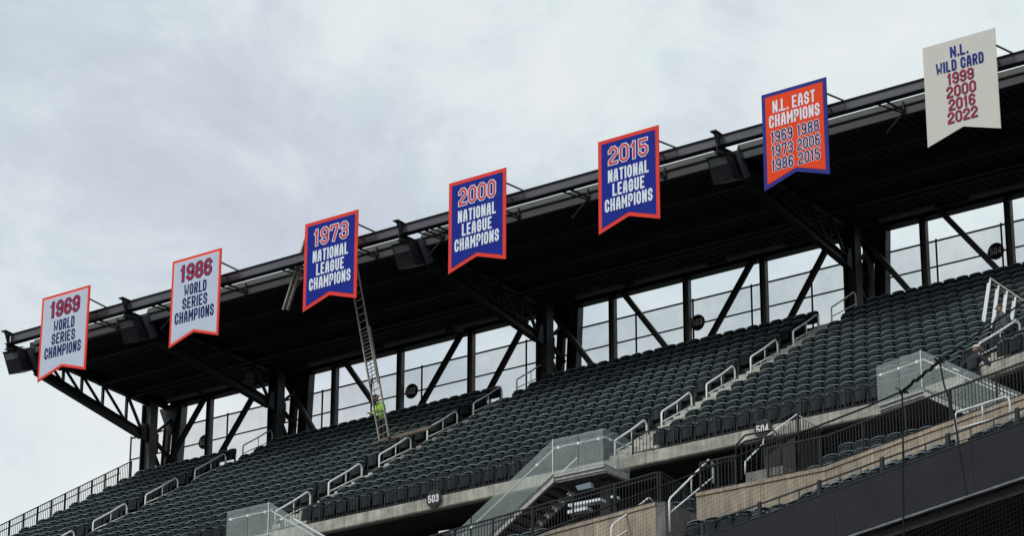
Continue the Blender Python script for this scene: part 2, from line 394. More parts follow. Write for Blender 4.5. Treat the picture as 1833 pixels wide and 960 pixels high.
blocks = [(SEATX0, -76.45, 'left end block'), (-74.8, -63.05, 'second block'), (-61.4, -49.1, 'middle block'), (-47.45, 99, 'right block')]
WORK_GAP = (-66.9, -64.3)
for i in range(NR):
    d = T*i+0.70; z = Z0+RZ*i
    for bi, (a, b, desc) in enumerate(blocks):
        a2 = a + random.uniform(-0.02, 0.02)
        s = a2+SW/2; n = 0
        lim = b
        while True:
            if bi == 3:
                rr = s-OX-2*d*TP                        # aisle D sits at fixed along-distance on the turned part
                if rr > 2.35-SW/2 and rr < 3.65+SW/2 and (s-OX) > d*TP: s += 0.1; continue
                if s-SW/2 > SR-2: break
                desc_ = desc if rr < 3 or (s-OX) <= d*TP else 'far right block'
            else:
                desc_ = desc
                if s+SW/2 > lim: break
            p = SP(s, d, z)
            all_seats.append((p, SDIR(s, d), 'dark green seat, %s row above concrete edge, %s from left in the %s' % (ORD[i], ORD[min(n, 58)], desc_), 'folding seats of the upper deck', 'U'))
            s += SW; n += 1

# lower tiers -----------------------------------------------------
W2O = Vector((-36.3, 62.74, 0)); PH2 = math.radians(17.6); T2 = math.tan(PH2/2)
A2 = Vector((math.cos(PH2), -math.sin(PH2), 0)); B2 = Vector((math.sin(PH2), math.cos(PH2), 0))
def LP(s, d, z=0.0):
    s = s-W2O.x
    if s <= d*T2: return Vector((W2O.x+s, W2O.y+d, z))
    p = W2O + A2*(s-2*d*T2) + B2*d; p.z = z; return p
def LDIR(s, d): return 0.0 if s-W2O.x <= d*T2 else -PH2
ZW = 22.5
# mid tier rows behind the beige wall
for i in range(5):
    d = 1.55+T*i+0.7; z = 22.05+RZ*i
    s = -60.0; n = 0
    while s < -27:
        skip = (s < -41.9 and i > 1) or (-42.0 < s < -39.2)
        if not skip:
            all_seats.append((LP(s, d, z), LDIR(s, d), 'dark green seat, %s from the left, %s row behind the railing on the beige wall' % (ORD[min(n, 58)], ORD[i]), 'folding seats behind the beige wall', 'M'))
            n += 1
        s += SW
# front rows below the beige wall
for i in range(2):
    d = -0.50-0.85*i; z = 20.72-0.42*i
    s = -39.95; n = 0
    while s < -26:
        p = LP(s, d, z+(0.23 if s > -36.0 else 0.0))
        fy = 61.2-(p.x+38.3)*0.333
        if p.y-0.12 > fy+0.3 and not (-31.6 < p.x < -30.3):
            all_seats.append((p, LDIR(s, d), 'dark green folding seat, %s from the left, %s row below the beige wall' % (ORD[min(n, 58)], 'upper' if i == 0 else 'lower'), 'folding seats below the beige wall', 'L'))
            n += 1
        s += SW
# the 300 that show largest are things; the rest one object
def seat_score(t):
    p, rz, lab, g_, kind = t
    x, y, zc = proj(p+Vector((0, 0, 0.8)))
    if not (-5 < x < 1838 and -5 < y < 957): return -1
    if kind == 'M' and p.x < -41.9: return -1
    return 1.0/zc
order = sorted(range(len(all_seats)), key=lambda k: -seat_score(all_seats[k]))
chosen = set(k for k in order[:300] if seat_score(all_seats[k]) > 0)
rest = MB()
tmpl = [(seat_me[k].name, [v.co.copy() for v in seat_me[k].vertices], [tuple(p.vertices) for p in seat_me[k].polygons]) for k in seat_me]
restm = MB()
for k, (p, rz, lab, grp, kind) in enumerate(all_seats):
    if k in chosen:
        r_ = empty('folding_seat', p, lab, 'seat', grp, rz)
        for nm in ('backrest', 'seat_pan', 'armrest'):
            o = bpy.data.objects.new(nm, seat_me[nm]); C.objects.link(o); o.parent = r_
    else:
        x, y, zc = proj(p)
        if x > 1950 or y > 1060: continue
        cr_, sr_ = math.cos(rz), math.sin(rz)
        jz = random.uniform(-0.012, 0.012); jy = random.uniform(-0.015, 0.015)
        for nm, vs, fs in tmpl:
            t_ = restm if 'armrest' in nm else rest
            t_.add([Vector((v.x*cr_-v.y*sr_, v.x*sr_+v.y*cr_, v.z))+p+Vector((0, jy, jz)) for v in vs], fs)
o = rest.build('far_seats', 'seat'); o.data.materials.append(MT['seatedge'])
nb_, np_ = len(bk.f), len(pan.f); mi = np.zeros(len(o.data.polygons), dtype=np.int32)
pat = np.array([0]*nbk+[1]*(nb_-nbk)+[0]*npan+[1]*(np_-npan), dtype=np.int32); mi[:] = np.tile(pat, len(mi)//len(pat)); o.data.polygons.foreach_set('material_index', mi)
tag(o, 'hundreds of dark green folding seats filling the upper rows under the canopy', 'seats', kind='stuff')
o = restm.build('far_seat_brackets', 'seatmetal', o); tag(o, kind='stuff')

# ------------------------------------------------------------------ railings with pickets
def railing(name, pts, h, post_gap, picket_gap, label, cat='railing', base_gap=0.08, post_w=0.045, pick_w=0.016, m='rail', toprail=0.05, group=None, mid=None, zoff=0.0, pmax=290):
    """pts: base polyline in 3-D. Posts, pickets, top and bottom rail are parts."""
    pts = [Vector(p) for p in pts]
    root = empty(name, pts[0], label, cat, group)
    seglen = [(pts[i+1]-pts[i]).length for i in range(len(pts)-1)]; tot = sum(seglen)
    def at(t):
        for i, l_ in enumerate(seglen):
            if t <= l_ or i == len(seglen)-1: return pts[i]+(pts[i+1]-pts[i])*(t/l_), (pts[i+1]-pts[i]).normalized()
            t -= l_
    up = Vector((0, 0, 1))
    mb = MB(); mb2 = MB(); mb3 = MB()
    for i in range(len(pts)-1):
        mb.bar(pts[i]+up*h, pts[i+1]+up*h, toprail, toprail*0.8)
        mb2.bar(pts[i]+up*base_gap, pts[i+1]+up*base_gap, 0.03, 0.03)
        if mid: mb3.bar(pts[i]+up*mid, pts[i+1]+up*mid, 0.03, 0.03)
    mb.build('top_rail', m, root); mb2.build('bottom_rail', m, root)
    if mid: mb3.build('middle_rail', m, root)
    n = max(1, round(tot/post_gap)); pm = None
    for j in range(n+1):
        p, d = at(tot*j/n); rz = math.atan2(d.y, d.x)
        if pm is None:
            q = MB().box((-post_w/2, -post_w/2, 0), (post_w/2, post_w/2, h)); me = bpy.data.meshes.new('railing_post'); me.from_pydata(q.v, [], q.f); me.materials.append(MT[m]); pm = me
        o = bpy.data.objects.new('post', pm); C.objects.link(o); o.parent = root; o.location = p-root.location; o.rotation_euler = (0, 0, rz)
    if picket_gap:
        k_ = int(tot/picket_gap); q = MB().box((-pick_w/2, -pick_w/2, base_gap+0.015), (pick_w/2, pick_w/2, h-toprail*0.4))
        me = bpy.data.meshes.new('picket'); me.from_pydata(q.v, [], q.f); me.materials.append(MT[m]); cnt = 0; extra = MB()
        for j in range(1, k_):
            p, d = at(tot*j/k_)
            if cnt < pmax:
                o = bpy.data.objects.new('picket', me); C.objects.link(o); o.parent = root; o.location = p-root.location; o.rotation_euler = (0, 0, math.atan2(d.y, d.x)); cnt += 1
            else: extra.add([v+p for v in q.v], q.f)
        if extra.v: extra.build('more_pickets', m, root)['kind'] = 'stuff'
    return root
RH = 0.68
segs = [(-66, -61.9, 'low black picket railing on the concrete edge left of the ladder aisle foot'), (-61.8, -49.2, 'low black picket railing on the concrete edge above sign 503'),
        (-47.9, -39.0, 'low black picket railing on the concrete edge right of the middle glass stair')]
for a, b, lab in segs:
    railing('picket_railing', [SP(a, 0.13, Z0), SP(b, 0.13, Z0)], RH, 1.6, 0.125, lab, group='railings along the concrete edge')
def RP(s_, d, z): p = Vector((OX, Y0, 0)) + U2*s_ + V2*d; p.z = z; return p
railing('picket_railing', [RP(0.05, 0.13, Z0), RP(1.6, 0.13, Z0)], RH, 1.6, 0.125, 'short black picket railing on the concrete edge behind the right glass stair', group='railings along the concrete edge')
railing('picket_railing', [RP(2.9, 0.13, Z0), RP(9, 0.13, Z0)], RH, 1.6, 0.125, 'black picket railing on the concrete edge at the right border, beside the men', group='railings along the concrete edge')

# end-of-stand railing on the left, stepping with the rows
def end_rail():
    d0, d1 = 4.0, 14.35
    base = [Vector((XL+0.1, Y0+d0, flo(d0)-0.05)), Vector((XL+0.1, Y0+d1, flo(d1)-0.05))]
    root = railing('picket_railing', base, 1.12, 0.9, 0.115, 'tall black sloping picket railing closing the left end of the stand against the sky', base_gap=-0.2, post_w=0.06, mid=None)
    MB().tube([base[0]+Vector((0.06, 0, 0.86)), base[1]+Vector((0.06, -0.7, 0.86-0.7*RZ/T))], 0.022, 6).build('handrail', 'rail', root)
end_rail()

# ------------------------------------------------------------------ lower tier walls, floors, fascia
def wall_run(name, pts, z0, z1, th, m, label, cat, n_per=1.5, cap=True, piece='panel'):
    root = empty(name, (pts[0][0], pts[0][1], z0), label, cat)
    for i in range(len(pts)-1):
        a = Vector((*pts[i], 0)); b = Vector((*pts[i+1], 0)); d = (b-a); l_ = d.length; d.normalize(); nrm = Vector((-d.y, d.x, 0))
        k_ = max(1, round(l_/n_per))
        for j in range(k_):
            p = a+d*(l_*j/k_+0.006); q = a+d*(l_*(j+1)/k_-0.006)
            lo = [p, q, q+nrm*th, p+nrm*th]
            MB().hexa([v+Vector((0, 0, z0)) for v in lo], [v+Vector((0, 0, z1-(0.10 if cap else 0)-0.008)) for v in lo]).build(piece, m, root)
            if cap:
                lo2 = [p-nrm*0.03, q-nrm*0.03, q+nrm*(th+0.02), p+nrm*(th+0.02)]
                MB().hexa([v+Vector((0, 0, z1-0.10)) for v in lo2], [v+Vector((0, 0, z1)) for v in lo2]).build('coping', m, root)
    return root
wall1 = [(-60, 65.7), (-50, 64.1), (-46.06, 63.48), (-41.56, 62.8)]
wall2 = [(-40.25, 62.74), (-36.3, 62.72), (-34.55, 62.12), (-26.0, 59.42)]
wall_run('parapet_wall', wall1, 20.0, ZW, 0.3, 'beige', 'beige concrete parapet wall left of the lower aisle gap, below the glass stair', 'wall', 2.2)
wall_run('parapet_wall', wall2, 20.0, ZW, 0.3, 'beige', 'long beige concrete parapet wall curving up to the right edge', 'wall', 1.9)
wall_run('parapet_return', [(-41.56, 62.8), (-41.56, 65.0)], 20.0, ZW-0.02, -0.3, 'grey', 'grey end face of the left parapet beside the lower aisle gap', 'wall', 2.5)
# floors behind the walls
MB().prism([(-62, 66.2, 22.0), (-50, 64.4, 22.0), (-41.6, 63.1, 22.0), (-41.6, 71, 22.0), (-62, 71, 22.0)], (0, 0, 0.08)).build('walkway_floor', 'tread')['kind'] = 'structure'
mp_ = [(0.3, 21.2)]
for i in range(5): mp_ += [(1.5+T*i, 22.05+RZ*(i-1) if i else 22.05), (1.5+T*i, 22.05+RZ*i)] if i else [(0.3, 22.05)]
mp_ += [(1.5+T*5, 22.05+RZ*4), (1.5+T*5, 21.2)]
cl = []
for p in mp_:
    if not cl or abs(p[0]-cl[-1][0])+abs(p[1]-cl[-1][1]) > 1e-6: cl.append(p)
def LPm(s, d): return LP(W2O.x+d*T2, d) if s == W2O.x else LP(s, d)
sweep_profile(cl, [-40.2, W2O.x, -24], LPm).build('middle_seating_deck', 'tread')['kind'] = 'structure'
sweep_profile([(-0.9, 19.9), (-0.9, 20.72), (-0.003, 20.72), (-0.003, 19.9)], [-39.6, W2O.x, -24], LPm).build('lower_seating_deck', 'tread')['kind'] = 'structure'
MB().prism([(-44, 63.0, 20.0), (-41.7, 62.75, 20.0), (-39.7, 62.7, 20.0), (-39.7, 61.3, 20.0), (-44, 62.8, 20.0)], (0, 0, 0.35)).build('lower_walkway_floor', 'tread')['kind'] = 'structure'
# fascia of the lower tier
sweep_profile([(-0.88, 20.722), (-0.88, 20.95), (-0.004, 20.95), (-0.004, 20.722)], [-36.25, W2O.x+0.3, -24], LP).build('front_row_step', 'tread')['kind'] = 'structure'
fd = Vector((0.9487, -0.3162, 0)); fn_ = Vector((0.3162, 0.9487, 0)); f0 = Vector((-38.3, 61.2, 0))
MB().prism([f0+fd*-7+fn_*0.2+Vector((0, 0, 19.9)), f0+fd*14+fn_*0.2+Vector((0, 0, 19.9)), LP(-26, -0.91, 19.9), LP(-36.3, -0.91, 19.9), Vector((-39.9, 61.83, 19.9)), Vector((-43, 62.9, 19.9))], (0, 0, 0.38)).build('front_row_floor', 'tread')['kind'] = 'structure'
froot = empty('lower_fascia', f0+Vector((0, 0, 19.6)), 'broad charcoal fascia below the front seats, rising to the right edge', 'fascia')
t_ = -8.0
while t_ < 16:
    a = f0+fd*(t_+0.004); b = f0+fd*(t_+2.4-0.004); off = random.uniform(0, 0.006)
    MB().hexa([v+Vector((0, 0, 19.62)) for v in (a+fn_*off, b+fn_*off, b+fn_*0.25, a+fn_*0.25)], [v+Vector((0, 0, 20.85)) for v in (a+fn_*off, b+fn_*off, b+fn_*0.25, a+fn_*0.25)]).build('panel', 'fascia', froot)
    t_ += 2.4
MB().bar(f0+fd*-8+Vector((0, 0, 19.57))-fn_*0.02, f0+fd*16+Vector((0, 0, 19.57))-fn_*0.02, 0.10, 0.05).build('bottom_trim', 'trim', froot)  # pale colour stands for the lit lower edge of the fascia
MB().bar(f0+fd*-8+Vector((0, 0, 20.88))+fn_*0.12, f0+fd*16+Vector((0, 0, 20.88))+fn_*0.12, 0.26, 0.04).build('top_trim', 'rail', froot)
# soffit beneath and undercroft wall, coloured dark to stand for the shade
a = f0+fd*-8+fn_*0.1; b = f0+fd*16+fn_*0.1
MB().hexa([v+Vector((0, 0, 19.3)) for v in (a, b, b+fn_*1.4, a+fn_*1.4)], [v+Vector((0, 0, 19.53)) for v in (a, b, b+fn_*1.4, a+fn_*1.4)]).build('lower_soffit_beam', 'brown')['kind'] = 'structure'
a2_ = a+fn_*1.45; b2_ = b+fn_*1.45
MB().hexa([v+Vector((0, 0, 19.55)) for v in (a2_, b2_, b2_+fn_*10, a2_+fn_*10)], [v+Vector((0, 0, 19.8)) for v in (a2_, b2_, b2_+fn_*10, a2_+fn_*10)]).build('lower_soffit', 'soffit')['kind'] = 'structure'
MB().hexa([v+Vector((0, 0, 6)) for v in (a+fn_*7, b+fn_*7, b+fn_*7.4, a+fn_*7.4)], [v+Vector((0, 0, 19.5)) for v in (a+fn_*7, b+fn_*7, b+fn_*7.4, a+fn_*7.4)]).build('undercroft_wall', 'brown')['kind'] = 'structure'
# low rail above the fascia
fr = empty('low_front_rail', f0+Vector((0, 0, 20.9)), 'low thin black rail on stubby posts along the top of the charcoal fascia', 'railing')
MB().bar(f0+fd*-6+fn_*0.15+Vector((0, 0, 21.26)), f0+fd*15+fn_*0.15+Vector((0, 0, 21.26)), 0.035, 0.035).build('top_rail', 'rail', fr)
MB().bar(f0+fd*-6+fn_*0.15+Vector((0, 0, 21.02)), f0+fd*15+fn_*0.15+Vector((0, 0, 21.02)), 0.02, 0.02).build('lower_rail', 'rail', fr)
for j in range(10):
    p = f0+fd*(-5.8+2.28*j)+fn_*0.15
    MB().bar(p+Vector((0, 0, 20.89)), p+Vector((0, 0, 21.32)), 0.12, 0.05, fn_).build('post', 'rail', fr)
    for q_ in (0.76, 1.52): MB().bar(p+fd*q_+Vector((0, 0, 20.89)), p+fd*q_+Vector((0, 0, 21.26)), 0.02, 0.02, fn_).build('post', 'rail', fr)
# railings on top of the walls
railing('picket_railing', [Vector((x, y+0.12, ZW)) for x, y in wall1], 0.86, 1.5, 0.115, 'black picket railing on the beige wall in front of the glass stair', mid=0.74)
railing('picket_railing', [Vector((x, y+0.12, ZW)) for x, y in ((-38.1, 62.73), (-36.3, 62.72), (-34.55, 62.12), (-26.0, 59.42))], 0.86, 1.5, 0.115, 'long black picket railing on the beige wall rising to the right edge')
railing('picket_railing', [(-41.5, 62.95, ZW), (-41.5, 65.3, ZW-0.2)], 0.86, 1.1, 0.115, 'short black picket railing turning back along the lower aisle gap', mid=0.74)
railing('picket_railing', [(-40.2, 62.9, ZW), (-39.1, 62.88, ZW)], 0.86, 0.55, 0.11, 'short black picket railing on the wall right of the lower aisle gap', mid=0.74)
# tall guard at wheelchair landing
def hoop(pts, r, m, label, name='guard_rail'):
    root = empty(name, pts[0][0], label, 'guard rail'); 
    for p in pts: MB().tube(p, r, 6).build('rail', m, root, smooth=True)
    return root
Yg = 64.3
G1 = [onY(x, y, Yg) for x, y in ((1318, 868), (1318, 797), (1334, 780), (1383, 770), (1398, 783), (1399, 845))]
G2 = [onY(x, y, Yg) for x, y in ((1318, 805), (1334, 791), (1383, 780), (1398, 790))]
hg = hoop([G1, G2], 0.03, 'rail', 'tall black guard with rounded corners in front of the 504 stair')
for j in range(1, 9):
    x = 1318+9.1*j; MB().bar(onY(x, 862-1.6*j, Yg), onY(x, (805-4*j if j < 2 else 793-1.3*j), Yg), 0.018, 0.018, (0, 1, 0)).build('picket', 'rail', hg)
MB().hexa([onY(1335, 868, 63.6), onY(1402, 853, 63.6), onY(1402, 853, 63.6)+Vector((0, .8, 0)), onY(1335, 868, 63.6)+Vector((0, .8, 0))],
          [onY(1335, 848, 63.6), onY(1402, 834, 63.6), onY(1402, 834, 63.6)+Vector((0, .8, 0)), onY(1335, 848, 63.6)+Vector((0, .8, 0))]).build('concrete_upstand', 'grey')
tag(bpy.data.objects['concrete_upstand'], 'small stained grey concrete upstand at the foot of the 504 stair', 'concrete block')

# lower aisle handrails
def lower_handrail(lo, hi, label, d=Vector((0, 1, 0))):
    lo = Vector(lo); hi = Vector(hi)
    hr = empty('handrail', lo, label, 'handrail', 'aisle handrails')
    L_ = (Vector((hi.x-lo.x, hi.y-lo.y, 0))).length; dn = Vector((hi.x-lo.x, hi.y-lo.y, 0)).normalized(); up = Vector((0, 0, 1)); dz = hi.z-lo.z
    def Q(t, z): return lo+dn*(t*L_)+up*z
    MB().tube([Q(0, 0), Q(0, 0.82), Q(0.03, 0.92), Q(0.5, 0.92+dz*0.5), Q(0.9, 0.92+dz*0.93), Q(0.97, 0.90+dz*0.93), Q(1, 0.80+dz*0.93), Q(1, dz+0.2)], 0.028, 8).build('rail', 'galv', hr, smooth=True)
    MB().tube([Q(0.01, 0.50), Q(0.99, 0.48+dz*0.93)], 0.022, 6).build('lower_rail', 'galv', hr, smooth=True)
    MB().tube([Q(0.5, 0.5+dz*0.48), Q(0.5, 0.92+dz*0.5)], 0.02, 6).build('middle_post', 'galv', hr, smooth=True)
p_ = onX(1199, 952, -40.9); q_ = onX(1277, 878, -40.9)
lower_handrail(p_, (q_.x, q_.y, q_.z-0.02), 'pale steel handrail rising through the gap between the two beige walls')
p_ = onX(1095, 1000, -42.6); lower_handrail(p_, p_+Vector((0, 2.0, 1.25)), 'pale steel handrail at the bottom edge under the beige wall')
p_ = onY(1713, 806, 59.7); q_ = onY(1811, 776, 60.2); lower_handrail(p_, (q_.x, q_.y, q_.z+0.0), 'pale steel handrail in front of the beige wall near the right edge')
# small steps in the gap
gs = empty('gap_stairs', (-40.9, 61.8, 20.4), 'grey concrete steps in the gap between the two beige walls', 'stairs')
for i in range(8):
    MB().box((-41.5, 61.9+0.4*i, 20.0), (-40.3, 61.9+0.4*(i+1)-0.003, 20.5+0.24*i)).build('step', 'step', gs)

# ------------------------------------------------------------------ glass stairs
def stair_box(mb, a, b, w_, th):                       # sloping stringer a->b (top line), width to the back, thickness down
    a, b = Vector(a), Vector(b); y = Vector((0, w_, 0)); z = Vector((0, 0, -th))
    mb.hexa([a+z, b+z, b+z+y, a+z+y], [a, b, b+y, a+y]); return mb
def glass_pane(root, a, b, c_, d_, nrm=(0, 0.018, 0)):
    mb = MB().prism([a, b, c_, d_], nrm); o = mb.build('glass_pane', 'glass', root); return o
def glass_stair(label, corner, flat_vec, flat_len, slope_dir, slope_len, ret=None, top=1.1, s=0.62, nflat=2, nslope=2, wdt=1.35, ydir=Vector((0, 1, 0))):
    """corner: front outer corner of the landing at floor level; flat part runs flat_vec*flat_len from it; slope part leaves start point"""
    root = empty('glass_stair', corner, label, 'staircase', 'glass sided stairs in front of the upper deck')
    up = Vector((0, 0, 1)); fv = Vector(flat_vec).normalized(); A = Vector(corner); B = A+fv*flat_len
    yb = ydir.normalized()
    # landing slab with pale edge, two steps of trim
    for k_, (th0, th1, ins) in enumerate(((0.0, -0.10, 0.0), (-0.105, -0.20, 0.05), (-0.205, -0.27, 0.08))):
        lo = [A+yb*ins, B+yb*ins, B+yb*wdt, A+yb*wdt]
        MB().hexa([v+up*th1 for v in lo], [v+up*th0 for v in lo]).build('landing_edge' if k_ else 'landing', 'whiteconc' if k_ != 2 else 'grey', root)
    # flat panes
    for j in range(nflat):
        p = A+fv*(flat_len*j/nflat+0.012); q = A+fv*(flat_len*(j+1)/nflat-0.012)
        glass_pane(root, p-up*0.02-yb*0.02, q-up*0.02-yb*0.02, q+up*top-yb*0.02, p+up*top-yb*0.02, yb*0.016)
    # sloped flight
    S0, sdv = slope_dir; S0 = Vector(S0); sdv = Vector(sdv).normalized(); S1 = S0+sdv*slope_len-up*slope_len*s
    def SLp(t, z): return S0+sdv*(slope_len*t)+up*(z-slope_len*s*t)
    for yy in (0, wdt-0.1):
        lo = [SLp(0, -0.24), SLp(1, -0.24), SLp(1, 0.0), SLp(0, 0.0)]
        MB().prism([v+yb*yy for v in lo], yb*0.10).build('stringer', 'whiteconc', root)
        MB().prism([v+yb*(yy-0.02)+up*0.03 for v in (SLp(0, -0.10), SLp(1, -0.10), SLp(1, -0.03), SLp(0, -0.03))], yb*0.015).build('stringer_trim', 'grey', root)
    ns = int(slope_len*s/0.17)
    for j in range(ns):
        t0, t1 = j/ns, (j+1)/ns; a_ = SLp(t1, 0); z_ = a_.z+0.02
        p = SLp(t0, 0); q = SLp(t1, 0)
        lo = [Vector((v.x, v.y, z_-0.05)) for v in (p+yb*0.11, q+yb*0.11, q+yb*(wdt-0.11), p+yb*(wdt-0.11))]
        MB().hexa(lo, [v+up*0.05 for v in lo]).build('step', 'grey', root)
    for yy in ((-0.02,) if True else ()):
        for j in range(nslope):
            t0, t1 = j/nslope+0.004, (j+1)/nslope-0.004
            glass_pane(root, SLp(t0, -0.04)+yb*yy, SLp(t1, -0.04)+yb*yy, SLp(t1, top)+yb*yy, SLp(t0, top)+yb*yy, yb*0.016)
    # handrail inside the glass
    fl = [A, B] if (A-S0).length > (B-S0).length else [B, A]
    MB().tube([fl[0]+up*(top-0.26)+yb*0.07, S0+up*(top-0.26)+yb*0.07, SLp(1, top-0.26)+yb*0.07], 0.024, 8).build('handrail', 'galv', root, smooth=True)
    MB().tube([SLp(0, top-0.26)+yb*(wdt-0.1), SLp(1, top-0.26)+yb*(wdt-0.1)], 0.022, 8).build('handrail', 'galv', root, smooth=True)
    for t in [0.1, 0.5, 0.9]:
        p = A+(B-A)*t+up*(top-0.30); MB().tube([p-yb*0.03, p+yb*0.06], 0.045, 10).build('clamp', 'galv', root)
        p = SLp(t, top-0.32); MB().tube([p-yb*0.03, p+yb*0.06], 0.04, 10).build('clamp', 'galv', root)
    MB().bar(fl[1]-yb*0.035, fl[1]-yb*0.035+up*top, 0.02, 0.03, yb).build('glass_edge', 'galv', root)
    if ret:                                             # return pane running to the back
        P = fl[0]; 
        glass_pane(root, P+fv*0.0-up*0.02, P+yb*wdt-up*0.02, P+yb*wdt+up*top, P+up*top, (fv if (fl[0]-fl[1]).dot(fv) > 0 else -fv)*0.016)
        MB().tube([P+up*(top-0.26)+yb*0.05, P+up*(top-0.26)+yb*wdt], 0.022, 8).build('handrail', 'galv', root, smooth=True)
        MB().tube([P+up*(top-0.3)+yb*0.3, P+up*(top-0.3)+yb*0.3+Vector((0.06, 0, 0))], 0.04, 8).build('clamp', 'galv', root)
    return root
zl = 26.50
glass_stair('glass sided stair descending left from its landing below the aisle between signs 503 and 504', (-49.8, 69.7, zl), (1, 0, 0), 1.85, ((-49.8, 69.7, zl), (-1, 0, 0)), 6.2, ret=True, s=0.62)
glass_stair('glass sided stair at the bottom left, descending right beside the second aisle', (-62.96, 69.7, zl), (1, 0, 0), 1.83, ((-61.13, 69.7, zl), (1, 0, 0)), 5.5, s=0.635)
# right one on the turned facet
uu = Vector((math.cos(math.radians(15)), -math.sin(math.radians(15)), 0))
c3 = Vector((-38.52, 69.58, 26.5))
glass_stair('glass sided stair on the right, below the man in the white cap', c3, uu, 1.75, (c3+uu*1.75, uu), 5.6, s=0.62, ydir=Vector((-uu.y, uu.x, 0)))
MB().bar((-48.3, 70.4, 22.0), (-48.3, 70.4, 26.2), 0.35, 0.35, (0, 1, 0)).build('concrete_column', 'soffit')
tag(bpy.data.objects['concrete_column'], 'dark square column holding the landing of the middle glass stair', 'column')
mo = MB().hexa([onY(x, y, 68.5)+Vector((0, .1, 0)) for x, y in ((1036, 884), (1059, 878), (1059, 878), (1036, 884))], [onY(x, y, 68.5)+Vector((0, .1, 0)) for x, y in ((1030, 871), (1056, 864), (1056, 864), (1030, 871))]) if False else MB()
pa, pb, pc, pd_ = [onY(x, y, 68.6) for x, y in ((1035, 879), (1059, 874), (1056, 864), (1030, 871))]
mo.prism([pa, pb, pc, pd_], (0, 0.15, 0)); o = mo.build('equipment_cabinet', 'monitor'); tag(o, 'small tilted pale blue grey box under the middle glass landing', 'cabinet')
lj = 0  # added white boards stand in for bright patches behind the railing
for (x0, y0), (x1, y1), h in (((1017, 908), (1074, 897), 5), ((1015, 921), (1050, 913), 6), ((1092, 893), (1100, 891), 4), ((785, 956), (804, 953), 4)):
    a_, b_ = onY(x0, y0, 67.4), onY(x1, y1, 67.4); o = MB().prism([a_, b_, b_+Vector((0, 0, h/62)), a_+Vector((0, 0, h/62))], (0, 0.3, 0)).build('bright_patch_board', 'brightpatch')
    tag(o, ('upper long white stand-in board behind the railing under the middle glass stair', 'lower long white stand-in board behind the railing under the middle glass stair', 'tiny white stand-in board right of the long ones under the middle glass stair', 'short white stand-in board behind the railing at the bottom, below the round sign')[lj], 'stand-in board'); lj += 1

# plain stair of section 504 with picket guard
r5 = empty('picket_stair', (-41.6, 69.8, 26.0), 'dark stair with picket guard and white handrail right of the 504 sign', 'staircase')
Ys = 69.75
hp = [onY(x, y, Ys) for x, y in ((1426, 743), (1367, 786), (1366, 797))]
MB().tube([onY(1334, 850, 67.5), onY(1334, 828, 67.5), onY(1364, 797, 68.6), hp[2], hp[1], hp[0], hp[0]+Vector((0.05, 1.3, -0.12))], 0.024, 8).build('handrail', 'galv', r5, smooth=True)
a_, b_ = hp[0], hp[1]
for j in range(0, 15):
    t = j/14; p = a_+(b_-a_)*t-Vector((0, -0.05, 0.06))
    MB().bar(p, p-Vector((0, 0, 0.62-0.1*t)), 0.02, 0.02, (0, 1, 0)).build('picket', 'rail', r5)
for j in range(1, 9):
    p = a_+Vector((0.02, 0.155*j, -0.05-0.014*j)); MB().bar(p, p-Vector((0, 0, 0.62)), 0.02, 0.02, (0, 1, 0)).build('picket', 'rail', r5)
pl = [a_-Vector((0, 0, 0.62)), b_-Vector((0, 0, 0.55)), b_-Vector((0, 0, 1.45)), a_-Vector((0, 0, 1.6))]
MB().prism(pl, (0, 0.08, 0)).build('side_panel', 'soffit', r5)
MB().prism([pl[0], pl[3], pl[3]+Vector((0, 1.3, 0)), pl[0]+Vector((0, 1.3, 0))], (-0.08, 0, 0)).build('side_panel', 'soffit', r5)
for q in (a_, b_): MB().bar(q-Vector((0, -0.05, 1.2)), q+Vector((0, 0.05, 0.02)), 0.06, 0.06, (0, 1, 0)).build('post', 'rail', r5)
MB().bar(onY(1382, 761, Ys), onY(1426, 733, Ys), 0.04, 0.04).build('upper_rail', 'rail', r5)

# ------------------------------------------------------------------ rear fence with mesh screens
YF = 88.0
MB().box((XL-1.5, 88.05, 34.0), (-20, 88.25, 36.45)).build('rear_parapet', 'soffit')['kind'] = 'structure'
fx = [-85.1+2.575*k for k in range(18)]
fx[0] = -84.6
fe = empty('rear_fence', (XL, YF, 35.5), 'tall dark steel fence with pale mesh screens behind the top row of seats', 'fence')
def zF(r): return r*YF
zt, zm = 0.4445*YF, 0.43345*YF
x_end = -38.0
MB().bar((-85.16, YF, zt), (x_end, YF, zt), 0.05, 0.055).build('top_rail', 'fence', fe)
MB().bar((-85.16, YF, zm), (x_end, YF, zm), 0.045, 0.05).build('middle_rail', 'fence', fe)
fxs = [-85.16, -82.2] + [-79.64+2.583*k for k in range(16)]
for a in fxs:
    MB().bar((a, YF-0.03, 35.4), (a, YF-0.03, zt+0.06), 0.055, 0.055, (0, 1, 0)).build('post', 'fence', fe)
for a, b in zip(fxs[:-1], fxs[1:]):
    MB().box((a+0.05, YF+0.005, zm+0.035), (b-0.05, YF+0.012, zt-0.035)).build('mesh_screen', 'mesh', fe)
    MB().box((a+0.05, YF+0.005, 35.5), (b-0.05, YF+0.012, zm-0.035)).build('mesh_screen', 'mesh', fe)

# ------------------------------------------------------------------ canopy
PX = [XL, -75.67, -62.19, -48.66, -35.2]
YC, YP = 86.3, 87.6                                     # front columns, rear posts
# roof levels
zbt = 0.5172*77.3
can = empty('canopy', (XL, YP, 39.8), 'long dark steel canopy roof covering the top rows of seats', 'roof')
XR = -22.0
def xb(a, b, ya, yb_, za, zb): return MB().box((a, ya, za), (b, yb_, zb))
